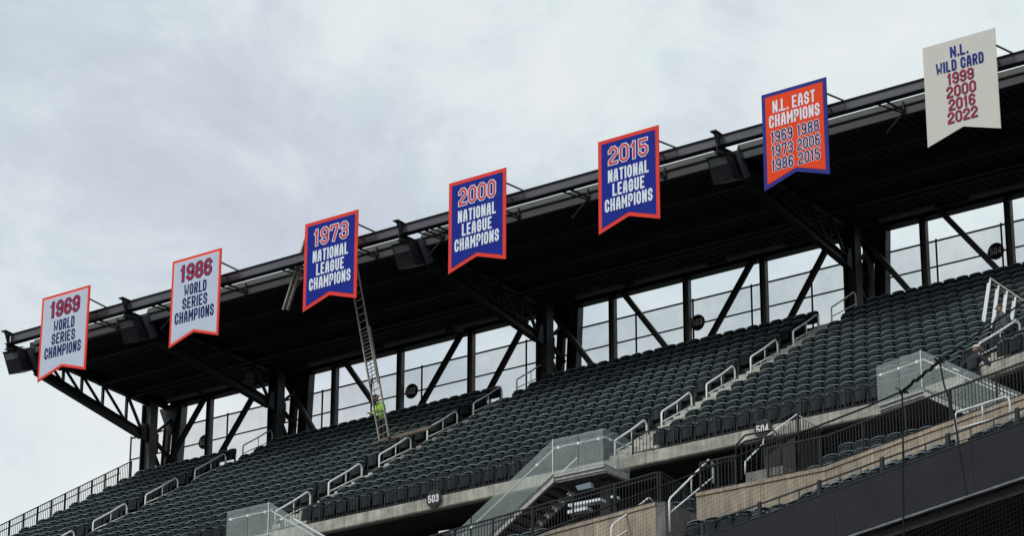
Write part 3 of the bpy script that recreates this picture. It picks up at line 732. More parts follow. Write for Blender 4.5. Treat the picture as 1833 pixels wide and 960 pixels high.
# front tube beam (boxed channel) with flanges
XF = -81.72
MB().box((XF, 77.30, 0.5130*77.3), (XR, 77.50, zbt)).build('front_beam', 'beam', can)
MB().box((XF, 77.24, zbt), (XR, 77.52, zbt+0.025)).build('front_beam_flange', 'olive', can)
MB().box((XF, 77.24, 0.5130*77.3-0.025), (XR, 77.52, 0.5130*77.3)).build('front_beam_flange', 'steel', can)
# roof edge: sloping cap and face, butted in lengths
ye = 78.35
z1, z2, z3 = 0.5109*78.75, 0.5078*ye, 0.5040*ye
xs = [XF-0.1]+[p for p in PX[1:]]+[XR]
for a, b in zip(xs[:-1], xs[1:]):
    g_ = 0.35
    MB().hexa([Vector((a+g_, ye-0.06, z2-0.01)), Vector((b-g_, ye-0.06, z2-0.01)), Vector((b-g_, 78.9, z2-0.01)), Vector((a+g_, 78.9, z2-0.01))],
              [Vector((a+g_, ye-0.06, z2+0.03)), Vector((b-g_, ye-0.06, z2+0.03)), Vector((b-g_, ye+0.02, z1-0.20)), Vector((a+g_, ye+0.02, z1-0.20))]).build('edge_cap', 'olive', can)
    MB().box((a+0.15, ye+0.0, z3-0.02), (b-0.15, ye+0.10, z2-0.013)).build('edge_face', 'beam2', can)
    MB().box((a+0.15, ye-0.04, z3-0.05), (b-0.15, ye+0.16, z3-0.022)).build('edge_flange', 'steel', can)
# roof deck with ribs running to the back
zr0, zr1 = 39.80, 40.06
def zroof(y): return zr0+(zr1-zr0)*(y-78.5)/(88.6-78.5)
MB().hexa([Vector((XF-.1, 78.5, zroof(78.5)+0.06)), Vector((XR, 78.5, zroof(78.5)+0.06)), Vector((XR, 87.6, zroof(87.6)+0.06)), Vector((XL-.1, 87.6, zroof(87.6)+0.06))],
          [Vector((XF-.1, 78.5, zroof(78.5)+0.12)), Vector((XR, 78.5, zroof(78.5)+0.12)), Vector((XR, 87.6, zroof(87.6)+0.12)), Vector((XL-.1, 87.6, zroof(87.6)+0.12))]).build('roof_sheet', 'deckmetal', can)
ribs = []
rq = MB().hexa([Vector((0, 0, 0)), Vector((0.10, 0, 0)), Vector((0.10, 8.95, zroof(87.45)-zroof(78.5))), Vector((0, 8.95, zroof(87.45)-zroof(78.5)))],
               [Vector((-0.03, 0, 0.058)), Vector((0.13, 0, 0.058)), Vector((0.13, 8.95, zroof(87.45)-zroof(78.5)+0.058)), Vector((-0.03, 8.95, zroof(87.45)-zroof(78.5)+0.058))])
me = bpy.data.meshes.new('roof_rib'); me.from_pydata(rq.v, [], rq.f); me.materials.append(MT['purlin'])
x = XL+0.9; cnt = 0; extra = MB()
while x < -34:
    if cnt < 290:
        o = bpy.data.objects.new('roof_rib', me); C.objects.link(o); o.parent = can; o.location = Vector((x, 78.5, zroof(78.5)))-can.location; cnt += 1
    else: extra.add([v+Vector((x, 78.5, zroof(78.5))) for v in rq.v], rq.f)
    x += 0.30
if extra.v: extra.build('more_roof_ribs', 'purlin', can)['kind'] = 'stuff'
MB().bar((XF, 78.45, 39.84), (XL+0.02, 87.45, 39.96), 0.16, 0.34).build('end_beam', 'steel', can)
# purlins
for y, h, w_ in ((80.6, 0.26, 0.16), (83.0, 0.34, 0.18), (85.2, 0.26, 0.16)):
    MB().ibeam((XL+0.96*(86.3-y)/9.0, y, zroof(y)-h/2-0.01), (XR, y, zroof(y)-h/2-0.01), w_, h, 0.025).build('purlin', 'purlin', can)
# rear chord above the screens
zc = 0.4546*YP
MB().box((XL+0.2, YP-0.14, zc), (XR, YP+0.14, zc+0.42)).build('rear_chord', 'steel', can)
MB().box((XL+0.2, YP-0.30, zc-0.0), (XR, YP-0.145, zc+0.03)).build('rear_chord_flange', 'steel', can)
# conduit along the rear
MB().tube([(XL+1, 86.9, 39.85), (XR, 86.9, 39.85)], 0.03, 6).build('conduit', 'post', can)
MB().tube([(XL+1, 84.6, 39.62), (XR, 84.6, 39.62)], 0.025, 6).build('conduit', 'post', can)
# trusses, one on every pylon line
for pi, X in enumerate(PX):
    t = empty('x', (X, YC, 38), 'x', 'x'); bpy.data.objects.remove(t)
    def Pz(y, z, dx=0, X=X, k0=(1.6 if pi == 0 else 0.5)): return Vector((X+dx+k0*0.6*(86.3-y)/9.0, y, z))
    up0, up1 = Pz(78.45, 39.70), Pz(86.6, 39.80)
    MB().ibeam(up0, up1, 0.22, 0.24, 0.03).build('truss_top_chord', 'steel', can)
    lo0, lo1 = Pz(79.0, 39.02), Pz(86.0, 38.28)
    MB().ibeam(lo0, lo1, 0.26, 0.36, 0.035).build('truss_bottom_chord', 'steel', can)
    def LZ(y): return lo0.z+(lo1.z-lo0.z)*(y-79.0)/7.0
    ys = [79.6, 80.7, 81.9, 83.3, 84.9]
    for k_, y in enumerate(ys):
        MB().bar(Pz(y, LZ(y)+0.16), Pz(y, 39.68), 0.10, 0.10, (0, 1, 0)).build('truss_web', 'steel', can)
        if k_ < len(ys)-1:
            y2 = ys[k_+1]
            MB().bar(Pz(y+0.05, 39.66), Pz(y2-0.07, LZ(y2)+0.18), 0.09, 0.09, (0, 1, 0)).build('truss_web', 'steel', can)
    MB().bar(Pz(85.0, 39.64), Pz(86.0, 38.45), 0.10, 0.10, (0, 1, 0)).build('truss_web', 'steel', can)
    # outrigger to the front beam
    MB().ibeam(Pz(77.1, 0.5125*77.3-0.16), Pz(80.6, 39.62), 0.20, 0.26, 0.03).build('outrigger', 'steel', can)
    MB().prism([Pz(77.22, zbt-0.50, -.04), Pz(76.97, zbt+0.0, -.04), Pz(77.22, zbt+0.0, -.04), Pz(77.235, zbt-0.42, -.04)], (0.1, 0, 0)).build('bracket_plate', 'steel', can)
    MB().bar(Pz(76.86, zbt+0.055), Pz(77.55, zbt+0.045), 0.24, 0.035).build('bracket_cap', 'olive', can)
    MB().prism([Pz(78.3, 39.35, -.04), Pz(79.2, 39.5, -.04), Pz(79.8, 39.0, -.04), Pz(79.0, 38.80, -.04)], (0.08, 0, 0)).build('bracket_plate', 'steel', can)
# struts between front beam and roof edge, and hangers near each banner
BX = [(-76.63, -74.16), (-70.0, -67.62), (-63.66, -61.21), (-57.22, -54.82), (-51.02, -48.62), (-44.68, -42.31), (-38.85, -36.38)]
def strut(X, deep=True):
    MB().bar((X, 77.4, 0.5130*77.3-0.03), (X+0.15, 78.45, z3+0.10), 0.06, 0.06).build('strut', 'steel', can)
    MB().bar((X-0.35, 77.4, 0.5130*77.3-0.03), (X+0.12, 78.30, z3+0.02), 0.045, 0.045).build('strut', 'steel', can)
    MB().bar((X+0.15, 78.27, z3-0.06), (X+0.15, 78.27, z2+0.12), 0.05, 0.05, (0, 1, 0)).build('strut', 'steel', can)
    if deep:
        MB().bar((X+0.12, 78.25, z3-0.02), (X-0.42, 78.1, z3-0.62), 0.045, 0.045).build('strut', 'steel', can)
for a, b in BX: strut(b+0.25); strut(a-0.35 if a > -80 else a, False)
for X in (-79.3, -72.3, -66.9, -60.4, -53.1, -46.3, -40.0): strut(X, False)
# dark floodlight boxes under the bracket tips
for X, lab in zip([XF, PX[1]+0.2, PX[2]+0.25, PX[3]+0.25], ('dark box floodlight hanging off the far left tip of the canopy against the sky', 'dark box floodlight under the canopy, second from left, between both pale grey banners',
                       'dark box floodlight under the canopy, third from left, between two blue banners', 'dark box floodlight under the canopy, rightmost, beside the red banner')):
    fl = empty('floodlight', (X, 78.3, 39.4), lab, 'floodlight', 'box floodlights under the canopy front')
    x0, x1 = X-0.64, X+0.16
    q = [(78.15, 39.72), (79.0, 39.45), (78.75, 38.88), (77.85, 38.98)]
    q = [(77.55, 39.42), (78.5, 39.62), (78.72, 38.92), (77.95, 38.62)]
    MB().prism([Vector((x0, y, z)) for y, z in q], (x1-x0, 0, 0)).build('housing', 'steel', fl)
    MB().prism([Vector((x0-0.02, y, z)) for y, z in ((77.50, 39.44), (77.56, 39.47), (78.5, 39.66), (78.48, 39.625), (77.52, 39.425))], (x1-x0+0.05, 0, 0)).build('lid', 'olive', fl)
    MB().prism([Vector((x0+0.06, y, z)) for y, z in ((77.60, 39.36), (77.97, 38.67), (77.955, 38.655), (77.575, 39.35))], (x1-x0-0.12, 0, 0)).build('lamp_glass', 'lampgrey', fl)
    MB().tube([(x0+0.25, 78.0, 39.5), (x0+0.25, 77.95, 39.68), (x0+0.5, 78.05, 39.74), (X-0.1, 78.2, 39.72)], 0.02, 6).build('yoke', 'steel', fl)
    MB().prism([Vector((X+0.24, y, z)) for y, z in ((77.9, 39.55), (78.4, 39.72), (78.85, 39.0), (78.5, 38.8))], (0.05, 0, 0)).build('mounting_plate', 'beam', fl)
# strip lights under the rear of the roof
def sline(x): return 0
LS = [(-81.6, -79.9), (-79.6, -77.4), (-73.8, -70.9), (-69.9, -66.9), (-66.4, -63.9), (-60.6, -58.4), (-57.9, -54.7), (-53.8, -51.4), (-47.4, -45.2), (-43.8, -40.8)]
for j, (a, b) in enumerate(LS):
    sl_ = empty('strip_light', ((a+b)/2, 86.0, 39.5), 'long grey strip light under the canopy rear, %s from the left' % ORD[j], 'light fitting', 'strip lights under the canopy rear')
    y_ = 86.3; z_ = 39.72-0.09
    MB().box((a, y_-0.09, z_), (b, y_+0.09, z_+0.07)).build('housing', 'lampgrey', sl_)
    MB().box((a+0.03, y_-0.07, z_-0.03), (b-0.03, y_+0.07, z_-0.002)).build('diffuser', 'lampgrey', sl_)
    for k_ in (0.15, 0.85): MB().tube([(a+(b-a)*k_, y_, z_+0.07), (a+(b-a)*k_, y_, z_+0.35)], 0.012, 5).build('hanger', 'post', sl_)
# small spotlights / cameras below the canopy
for j, (x, y, Yd, lab) in enumerate(((446, 672, 84.5, 'small pale twin spotlight cluster under the canopy beside the second pylon'), (1066, 518, 86.5, 'small dark round spotlight under the canopy right of the third pylon'),
                                     (1643, 378, 86.5, 'small tan spotlight under the canopy right of the fourth pylon'), (822, 590, 86.5, 'small round lamp at the end of a strip light left of the third pylon'))):
    p = onY(x, y, Yd); r_ = empty('spotlight', p, lab, 'spotlight')
    MB().bar(p+Vector((-0.1, -0.12, -0.03)), p+Vector((0.14, 0.1, 0.03)), 0.16, 0.16).build('lamp_head', 'lampgrey', r_)
    MB().tube([p, p+Vector((0, 0, 0.35))], 0.03, 6).build('stem', 'post', r_)
    if j == 0:
        MB().bar(p+Vector((-0.1, -0.15, -0.35)), p+Vector((0.14, 0.1, -0.25)), 0.2, 0.16).build('lamp_head', 'lampgrey', r_)
        MB().bar(p+Vector((0.15, -0.05, -0.3)), p+Vector((0.15, -0.05, 0.1)), 0.05, 0.05, (0, 1, 0)).build('bracket', 'post', r_)
# ------------------------------------------------------------------ pylons, posts, braces
PL = ['dark steel pylon at the far left end of the canopy', 'dark steel pylon left of the ladder, rising from the first aisle', 'dark steel pylon in the middle, above the second aisle',
      'dark steel pylon between signs 503 and 504, above the third aisle', 'dark steel pylon beyond the right edge']
for pi, X in enumerate(PX[:4]):
    r_ = empty('pylon', (X, YC, 34.5), PL[pi], 'pylon', 'canopy pylons')
    MB().box((X-0.26, YC-0.05, 34.0), (X-0.20, YC+0.40, 39.72)).build('column_flange', 'steel', r_)
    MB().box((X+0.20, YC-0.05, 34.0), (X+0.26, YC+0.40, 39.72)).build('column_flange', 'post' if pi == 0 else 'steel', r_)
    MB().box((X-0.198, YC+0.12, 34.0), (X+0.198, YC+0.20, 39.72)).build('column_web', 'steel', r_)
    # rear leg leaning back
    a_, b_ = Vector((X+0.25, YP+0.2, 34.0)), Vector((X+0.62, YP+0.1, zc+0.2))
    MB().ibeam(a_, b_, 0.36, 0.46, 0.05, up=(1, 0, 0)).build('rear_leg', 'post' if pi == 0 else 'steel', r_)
    MB().ibeam(a_+Vector((-0.62, -.1, 0)), b_+Vector((-0.55, -.1, 0)), 0.2, 0.3, 0.04, up=(1, 0, 0)).build('rear_leg', 'steel', r_)
    # lattice between front column and rear leg
    zz = [(38.4, 39.25), (38.4, 37.75), (36.2, 37.75)]
    MB().bar((X+0.1, YC+0.35, 38.45), (X+0.35, YP-0.1, 39.3), 0.11, 0.11).build('lattice_bar', 'steel', r_)
    MB().bar((X+0.1, YC+0.35, 38.25), (X+0.2, YP-0.1, 37.65), 0.13, 0.13).build('lattice_bar', 'steel', r_)
    MB().bar((X+0.1, YC+0.35, 37.7), (X+0.2, YP-0.1, 36.3), 0.13, 0.13).build('lattice_bar', 'steel', r_)
    MB().prism([Vector((X+0.1, YC+0.3, 38.7)), Vector((X+0.1, YC+0.62, 38.5)), Vector((X+0.1, YC+0.62, 37.7)), Vector((X+0.1, YC+0.3, 37.4))], (0.06, 0, 0)).build('gusset', 'post', r_)
    MB().prism([Vector((X-0.35, YP-0.2, zc+0.02)), Vector((X+0.75, YP-0.2, zc+0.02)), Vector((X+0.42, YP-0.2, zc-1.25)), Vector((X+0.2, YP-0.2, zc-1.2))], (0, 0.05, 0)).build('gusset', 'steel', r_)
    MB().prism([Vector((X+0.14, YC-0.35, 38.75)), Vector((X+0.14, YC-0.02, 38.8)), Vector((X+0.14, YC-0.02, 37.95)), Vector((X+0.14, YC-0.5, 38.1))], (0.04, 0, 0)).build('gusset', 'steel', r_)
    if pi == 3: MB().tube([(X+0.35, YC+0.9, 35.4), (X+0.35, YC+0.9, 38.4), (X+0.3, YC+0.8, 38.7), (X+0.1, YC+0.7, 38.8)], 0.09, 8).build('drain_pipe', 'post', r_, smooth=True)
PPX = [-80.33, -73.52, -70.12, -66.56, -59.8, -56.42, -53.04, -46.34, -42.98, -39.6]
for j, X in enumerate(PPX):
    r_ = empty('steel_post', (X, YP, 34.5), 'upright grey steel post under the canopy rear, %s from the left' % ORD[j], 'post', 'upright posts under the canopy rear')
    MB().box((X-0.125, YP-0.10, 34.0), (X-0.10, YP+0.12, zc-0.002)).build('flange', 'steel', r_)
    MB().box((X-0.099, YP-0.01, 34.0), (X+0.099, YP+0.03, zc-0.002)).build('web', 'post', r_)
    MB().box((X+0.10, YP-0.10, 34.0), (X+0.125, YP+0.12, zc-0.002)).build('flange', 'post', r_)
# diagonals read off the photograph, in the plane just in front of the posts
DG = [((360,725),(318,800)), ((452,712),(405,795)), ((513,687),(560,768)), ((622,655),(683,742)), ((822,605),(757,720)), ((935,588),(877,697)),
      ((990,563),(1058,652)), ((1118,528),(1192,622)), ((1345,470),(1275,598)), ((1478,448),(1417,566)), ((1549,432),(1624,517)), ((1690,385),(1785,482))]
for j, (p, q) in enumerate(DG):
    yb_ = YP-0.32
    a_, b_ = onY(*p, yb_), onY(*q, yb_); d_ = (b_-a_).normalized()
    a_ = a_-d_*0.35; b_ = b_+d_*1.6
    r_ = empty('diagonal_brace', b_, 'slanting dark steel brace under the canopy rear, %s from the left' % ORD[j], 'brace', 'slanting braces under the canopy rear')
    nb = MB(); nb.bar(a_, b_, 0.30, 0.03, (1, 0, 0)); 
    nb = MB(); s_ = d_.cross(Vector((0, 1, 0))).normalized()
    nb.bar(a_, b_, 0.05, 0.24, s_) if False else None
    MB().bar(a_+s_*0.085, b_+s_*0.085, 0.16, 0.025, s_).build('flange', 'steel', r_)
    MB().bar(a_-s_*0.085, b_-s_*0.085, 0.16, 0.025, s_).build('flange', 'steel', r_)
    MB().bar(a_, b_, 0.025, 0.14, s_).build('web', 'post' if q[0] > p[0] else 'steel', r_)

# ------------------------------------------------------------------ block lettering
GL = {
 'O': [([(.3,0),(.7,0),(1,.17),(1,.83),(.7,1),(.3,1),(0,.83),(0,.17)], 1)],
 '1': [([(.62,0),(.62,1)], 0), ([(.55,.94),(.2,.80)], 0)],
 '2': [([(0,.76),(0,.84),(.3,1),(.7,1),(1,.83),(1,.62),(0,.16),(0,0),(1,0)], 0)],
 '3': [([(0,.78),(0,.84),(.3,1),(.7,1),(1,.84),(1,.64),(.8,.52),(1,.40),(1,.16),(.7,0),(.3,0),(0,.16),(0,.22)], 0), ([(.38,.52),(.8,.52)], 0)],
 '4': [([(.75,0),(.75,1)], 0), ([(.66,.95),(0,.36),(0,.25),(1,.25)], 0)],
 '5': [([(.95,1),(.02,1),(.02,.55),(.7,.60),(1,.45),(1,.16),(.7,0),(.3,0),(0,.16),(0,.22)], 0)],
 '6': [([(1,.83),(.72,1),(.3,1),(0,.84),(0,.16),(.3,0),(.7,0),(1,.16),(1,.38),(.7,.54),(.16,.54)], 0)],
 '7': [([(0,.82),(0,1),(1,1),(1,.86),(.42,0)], 0)],
 '8': [([(.3,.53),(.7,.53),(.97,.66),(.97,.86),(.7,1),(.3,1),(.03,.86),(.03,.66)], 1), ([(.3,0),(.7,0),(1,.14),(1,.38),(.74,.51),(.26,.51),(0,.38),(0,.14)], 1)],
 'A': [([(0,0),(.08,.62),(.30,1),(.70,1),(.92,.62),(1,0)], 0), ([(.1,.32),(.9,.32)], 0)],
 'C': [([(1,.70),(1,.84),(.7,1),(.3,1),(0,.84),(0,.16),(.3,0),(.7,0),(1,.16),(1,.30)], 0)],
 'D': [([(0,0),(.7,0),(1,.17),(1,.83),(.7,1),(0,1)], 1)],
 'E': [([(1,1),(0,1),(0,0),(1,0)], 0), ([(.1,.5),(.8,.5)], 0)],
 'G': [([(1,.70),(1,.84),(.7,1),(.3,1),(0,.84),(0,.16),(.3,0),(.7,0),(1,.16),(1,.46),(.55,.46)], 0)],
 'H': [([(0,0),(0,1)], 0), ([(1,0),(1,1)], 0), ([(.1,.5),(.9,.5)], 0)],
 'I': [([(.5,0),(.5,1)], 0)],
 'L': [([(0,1),(0,0),(1,0)], 0)],
 'M': [([(0,0),(0,1)], 0), ([(1,0),(1,1)], 0), ([(.05,.94),(.5,.38),(.95,.94)], 0)],
 'N': [([(0,0),(0,1)], 0), ([(1,0),(1,1)], 0), ([(.05,.94),(.95,.06)], 0)],
 'P': [([(0,0),(0,1),(.7,1),(1,.85),(1,.57),(.7,.42),(.12,.42)], 0)],
 'R': [([(0,0),(0,1),(.7,1),(1,.85),(1,.60),(.7,.46),(.12,.46)], 0), ([(.55,.44),(1,0)], 0)],
 'S': [([(1,.74),(1,.84),(.7,1),(.3,1),(0,.84),(0,.65),(.25,.53),(.75,.47),(1,.35),(1,.16),(.7,0),(.3,0),(0,.16),(0,.26)], 0)],
 'T': [([(0,1),(1,1)], 0), ([(.5,0),(.5,.93)], 0)],
 'U': [([(0,1),(0,.16),(.3,0),(.7,0),(1,.16),(1,1)], 0)],
 'W': [([(0,1),(.12,0.0),(.5,.5),(.88,0.0),(1,1)], 0)],
 '.': [([(.0,0),(.0,.06)], 0)],
}
GL['0'] = GL['O']
GL['9'] = [([(1-x, 1-y) for x, y in pts], c_) for pts, c_ in GL['6']]
WID = {'I': 0.32, '1': 0.62, '.': 0.22, ' ': 0.4, 'M': 1.22, 'W': 1.3, 'L': 0.9, 'T': 0.95, 'E': 0.92}
def ribbon(pts, closed, t):
    """mitred strip of width t along 2-D points; returns left and right outlines"""
    n = len(pts); out = []
    P = [Vector((x, y)) for x, y in pts]
    for i in range(n):
        a = P[(i-1) % n] if (closed or i > 0) else None; b = P[(i+1) % n] if (closed or i < n-1) else None
        d1 = (P[i]-a).normalized() if a is not None else None; d2 = (b-P[i]).normalized() if b is not None else None
        if d1 is None: nn = Vector((-d2.y, d2.x)); p = P[i]-d2*t/2*0.999; out.append((p+nn*t/2, p-nn*t/2)); continue
        if d2 is None: nn = Vector((-d1.y, d1.x)); p = P[i]+d1*t/2*0.999; out.append((p+nn*t/2, p-nn*t/2)); continue
        n1 = Vector((-d1.y, d1.x)); n2_ = Vector((-d2.y, d2.x)); mm = n1+n2_
        if mm.length < 1e-4: mm = n1
        mm.normalize(); k_ = min(1/max(0.35, mm.dot(n1)), 1.9); out.append((P[i]+mm*t/2*k_, P[i]-mm*t/2*k_))
    return out
def text_mesh(mb, txt, cx, cz, width, height, stroke, grow, frame, depth):
    """lay block text centred at (cx, cz) on a plane; frame(u, w, n) -> world"""
    tot = sum(WID.get(c_, 1.0) for c_ in txt)+0.24*(len(txt)-1)
    unit = width/tot; x = cx-width/2
    for ci, ch in enumerate(txt):
        w_ = WID.get(ch, 1.0)*unit
        if ch in GL:
            for si, (pts, closed) in enumerate(GL[ch]):
                q = [(x+stroke/2+px*(w_-stroke), cz-height/2+stroke/2+pz*(height-stroke)) for px, pz in pts]
                rb = ribbon(q, closed, stroke+2*grow)
                if grow and not closed: pass
                dd = depth+0.0012*si+0.0002*(ci % 2); o = len(mb.v)
                for l_, r_ in rb: mb.v += [frame(l_.x, l_.y, dd), frame(r_.x, r_.y, dd)]
                k_ = len(rb)
                for i in range(k_ if closed else k_-1):
                    a, b = o+2*i, o+2*((i+1) % k_); mb.f.append((a+1, b+1, b, a))
        x += w_+0.24*unit
def poly_off(w_, hL, hn, d_):
    """swallow-tail outline inset by d_ (u right, w down from the top left)"""
    k_ = (hL-hn)/(w_/2); c_ = math.sqrt(1+k_*k_)*d_
    return [(d_, -d_), (w_-d_, -d_), (w_-d_, -(hL-c_-k_*d_)), (w_/2, -(hn-c_)), (d_, -(hL-c_-k_*d_))]
def banner(x0, x1, ztop, zbot, label, spec):
    w_ = x1-x0; hL = ztop-zbot; hn = hL-0.40; Yb = 73.98
    Yb = 76.55
    root = empty('banner', (x0, Yb, zbot), label, 'banner', 'championship banners along the canopy front')
    tilt = spec.get('tilt', 0.0)
    def frame(u, v, n): return Vector((x0+u, Yb-n, ztop+v+tilt*(u/w_)))
    def plate(inset, n0, n1, m, name):
        pl = poly_off(w_, hL, hn, inset)
        a = [frame(u, v, n0) for u, v in pl]; mb = MB(); b = [frame(u, v, n1) for u, v in pl]
        mb.v = a+b; mb.f = [(4, 3, 2, 1, 0)[::-1] if False else (0, 1, 2, 3, 4), (9, 8, 7, 6, 5)] + [(i, i+5, (i+1) % 5+5, (i+1) % 5) for i in range(5)]
        o = mb.build(name, m, root); return o
    def fix(o):
        import bmesh
        bm = bmesh.new(); bm.from_mesh(o.data); bmesh.ops.recalc_face_normals(bm, faces=bm.faces); bm.to_mesh(o.data); bm.free()
    fix(plate(0.0, -0.03, 0.0, spec['outer'], 'border'))
    if spec.get('line'): fix(plate(spec['bw']-0.035, 0.0005, 0.004, spec['line'], 'inner_line'))
    if spec['bw']: fix(plate(spec['bw'], 0.0005, 0.008, spec['field'], 'field'))
    for (txt, cz, wd, ht, stroke, kind) in spec['text']:
        fill, edge, grow = kind
        cx = w_/2 + (spec.get('dx', {}).get(txt, 0))
        if isinstance(txt, tuple): cx = w_/2+txt[1]; txt = txt[0]
        nm = 'numerals' if txt[0].isdigit() else 'lettering'
        if edge:
            mb = MB(); text_mesh(mb, txt, cx, -cz, wd, ht, stroke, grow, frame, 0.012); mb.build(nm, edge, root)
        mb = MB(); text_mesh(mb, txt, cx, -cz, wd, ht, stroke, 0, frame, 0.018); mb.build(nm, fill, root)
    # steel frame behind
    fr_ = MB(); fr_.bar((x0+0.3, Yb+0.07, zbot+0.9), (x0+0.3, Yb+0.07, ztop-0.12), 0.06, 0.06, (0, 1, 0)); fr_.bar((x1-0.3, Yb+0.07, zbot+0.9), (x1-0.3, Yb+0.07, ztop-0.12), 0.06, 0.06, (0, 1, 0))
    fr_.build('back_frame', 'backing', root)
    for xx in (x0+0.3, x1-0.3): MB().bar((xx, Yb+0.1, 39.6), (xx, 77.28, 39.85), 0.06, 0.06).build('bracket_arm', 'backing', root)
    MB().bar((x1-0.06, Yb+0.05, ztop-0.55), (x1+0.22, 77.3, zbt+0.02), 0.05, 0.05).build('bracket_arm', 'backing', root)
    return root
WHT = lambda t, *a: a
def ws(year): return dict(outer='red', field='banwhite', line='pinkline', bw=0.13, text=[
    (year, 0.62, 1.55, 0.64, 0.092, ('plum', 'navy', 0.032)), ('WORLD', 1.33, 1.12, 0.45, 0.066, ('navy', None, 0)),
    ('SERIES', 1.86, 1.25, 0.45, 0.066, ('navy', None, 0)), ('CHAMPIONS', 2.39, 1.95, 0.46, 0.066, ('navy', None, 0))])
def nl(year): return dict(outer='red', field='blue', line=None, bw=0.14, text=[
    (year, 0.66, 1.60, 0.64, 0.086, ('printred', 'printwhite', 0.032)), ('NATIONAL', 1.40, 1.66, 0.46, 0.074, ('printwhite', None, 0)),
    ('LEAGUE', 1.93, 1.30, 0.46, 0.074, ('printwhite', None, 0)), ('CHAMPIONS', 2.46, 1.94, 0.46, 0.070, ('printwhite', None, 0))])
yk = ('navy', 'printwhite', 0.019)
east = dict(outer='border_blue', field='orange', line=None, bw=0.14, text=[
    ('N.L. EAST', 0.55, 1.62, 0.44, 0.066, ('printwhite', None, 0)), ('CHAMPIONS', 1.06, 1.92, 0.44, 0.066, ('printwhite', None, 0)),
    (('1969', -0.50), 1.62, 0.82, 0.41, 0.052, yk), (('1988', 0.50), 1.62, 0.82, 0.41, 0.052, yk),
    (('1973', -0.50), 2.12, 0.82, 0.41, 0.052, yk), (('2006', 0.50), 2.12, 0.86, 0.41, 0.052, yk),
    (('1986', -0.50), 2.62, 0.82, 0.41, 0.052, yk), (('2015', 0.50), 2.62, 0.82, 0.41, 0.052, yk)])
rk_ = ('plum', 'navy', 0.011)
wild = dict(outer='cream', field='cream', line=None, bw=0, text=[
    ('N.L.', 0.42, 0.62, 0.38, 0.062, ('navy2', None, 0)), ('WILD CARD', 0.88, 1.68, 0.38, 0.060, ('navy2', None, 0)),
    ('1999', 1.33, 0.92, 0.38, 0.052, rk_), ('2000', 1.78, 1.02, 0.38, 0.052, rk_), ('2016', 2.22, 0.92, 0.38, 0.052, rk_), ('2022', 2.66, 1.04, 0.38, 0.052, rk_)])
MT['navy2'] = mat('print blue', (0.014, 0.030, 0.22), 0.6, 0, 0.1, spec=0.1)
QP = [(77,530,66,685,161,515,153,663),(309,466,302,625,396,447,391,600),(545,401,543,560,641,376,638,533),(805,328,801,490,906,300,905,466),(1072,253,1070,420,1180,224,1180,393),(1363,170,1368,342,1478,138,1486,312),(1652,85,1660,264,1781,50,1791,230)]
BL = ['leftmost banner, pale grey with red border, reading 1969 WORLD SERIES CHAMPIONS', 'second banner from left, pale grey with red border, reading 1986 WORLD SERIES CHAMPIONS', 'blue banner with red border above the long ladder, reading 1973 NATIONAL LEAGUE CHAMPIONS',
      'middle banner of seven, blue with red border, reading 2000 NATIONAL LEAGUE CHAMPIONS', 'rightmost of the blue banners with red border, reading 2015 NATIONAL LEAGUE CHAMPIONS', 'red banner with blue border reading N.L. EAST CHAMPIONS and six years',
      'cream banner without border reading N.L. WILD CARD and four years']
SPc = [ws('1969'), ws('1986'), nl('1973'), nl('2000'), nl('2015'), east, wild]
for q, lab, sp in zip(QP, BL, SPc):
    P4 = [onY(q[i], q[i+1], 76.55) for i in (0, 2, 4, 6)]
    x0 = (P4[0].x+P4[1].x)/2; x1 = (P4[2].x+P4[3].x)/2
    zt_ = (P4[0].z+P4[2].z)/2; zb_ = (P4[1].z+P4[3].z)/2
    banner(x0, x1, zt_, zb_, lab, sp)

# ------------------------------------------------------------------ round section signs
def round_sign(c_, R_, txt, label, nummat, cover=None):
    root = empty('section_sign', c_, label, 'sign', 'round black section signs'); c_ = Vector(c_)
    def disc(r, y0, y1): 
        return MB().prism([c_+Vector((r*math.cos(2*math.pi*k_/40), y0, r*math.sin(2*math.pi*k_/40))) for k_ in range(40)], (0, y1-y0, 0))
    disc(R_, -0.03, 0.02).build('rim', 'signrim', root); disc(R_*0.94, -0.036, -0.031).build('face', 'signface', root)
    mb = MB(); text_mesh(mb, txt, 0, 0, R_*1.45, R_*0.86, R_*0.135, 0, lambda u, v, n: c_+Vector((u, -0.036-n, v)), 0.004); mb.build('numerals', nummat, root)
    return root
for x, y, t_, lab in ((366, 792, '501', 'round black sign 501 on the rear fence at the left'), (737, 701, '502', 'round black sign 502 on the rear fence beside the ladder'),
                      (1249, 578, '503', 'round black sign 503 on the rear fence in the middle'), (1783, 450, '504', 'round black sign 504 on the rear fence at the right')):
    p = onY(x, y, YF-0.09); round_sign(p, 0.31, t_, lab, 'signnum')
for x, y, t_, lab in ((777, 894, '503', 'round black sign with bright white numerals 503 on the pale concrete edge'), (1366, 769, '504', 'round black sign 504 on the pale concrete edge, partly hidden by a guard')):
    p = onY(x, y, Y0-0.05); round_sign(p, 0.29, t_, lab, 'signwhite')

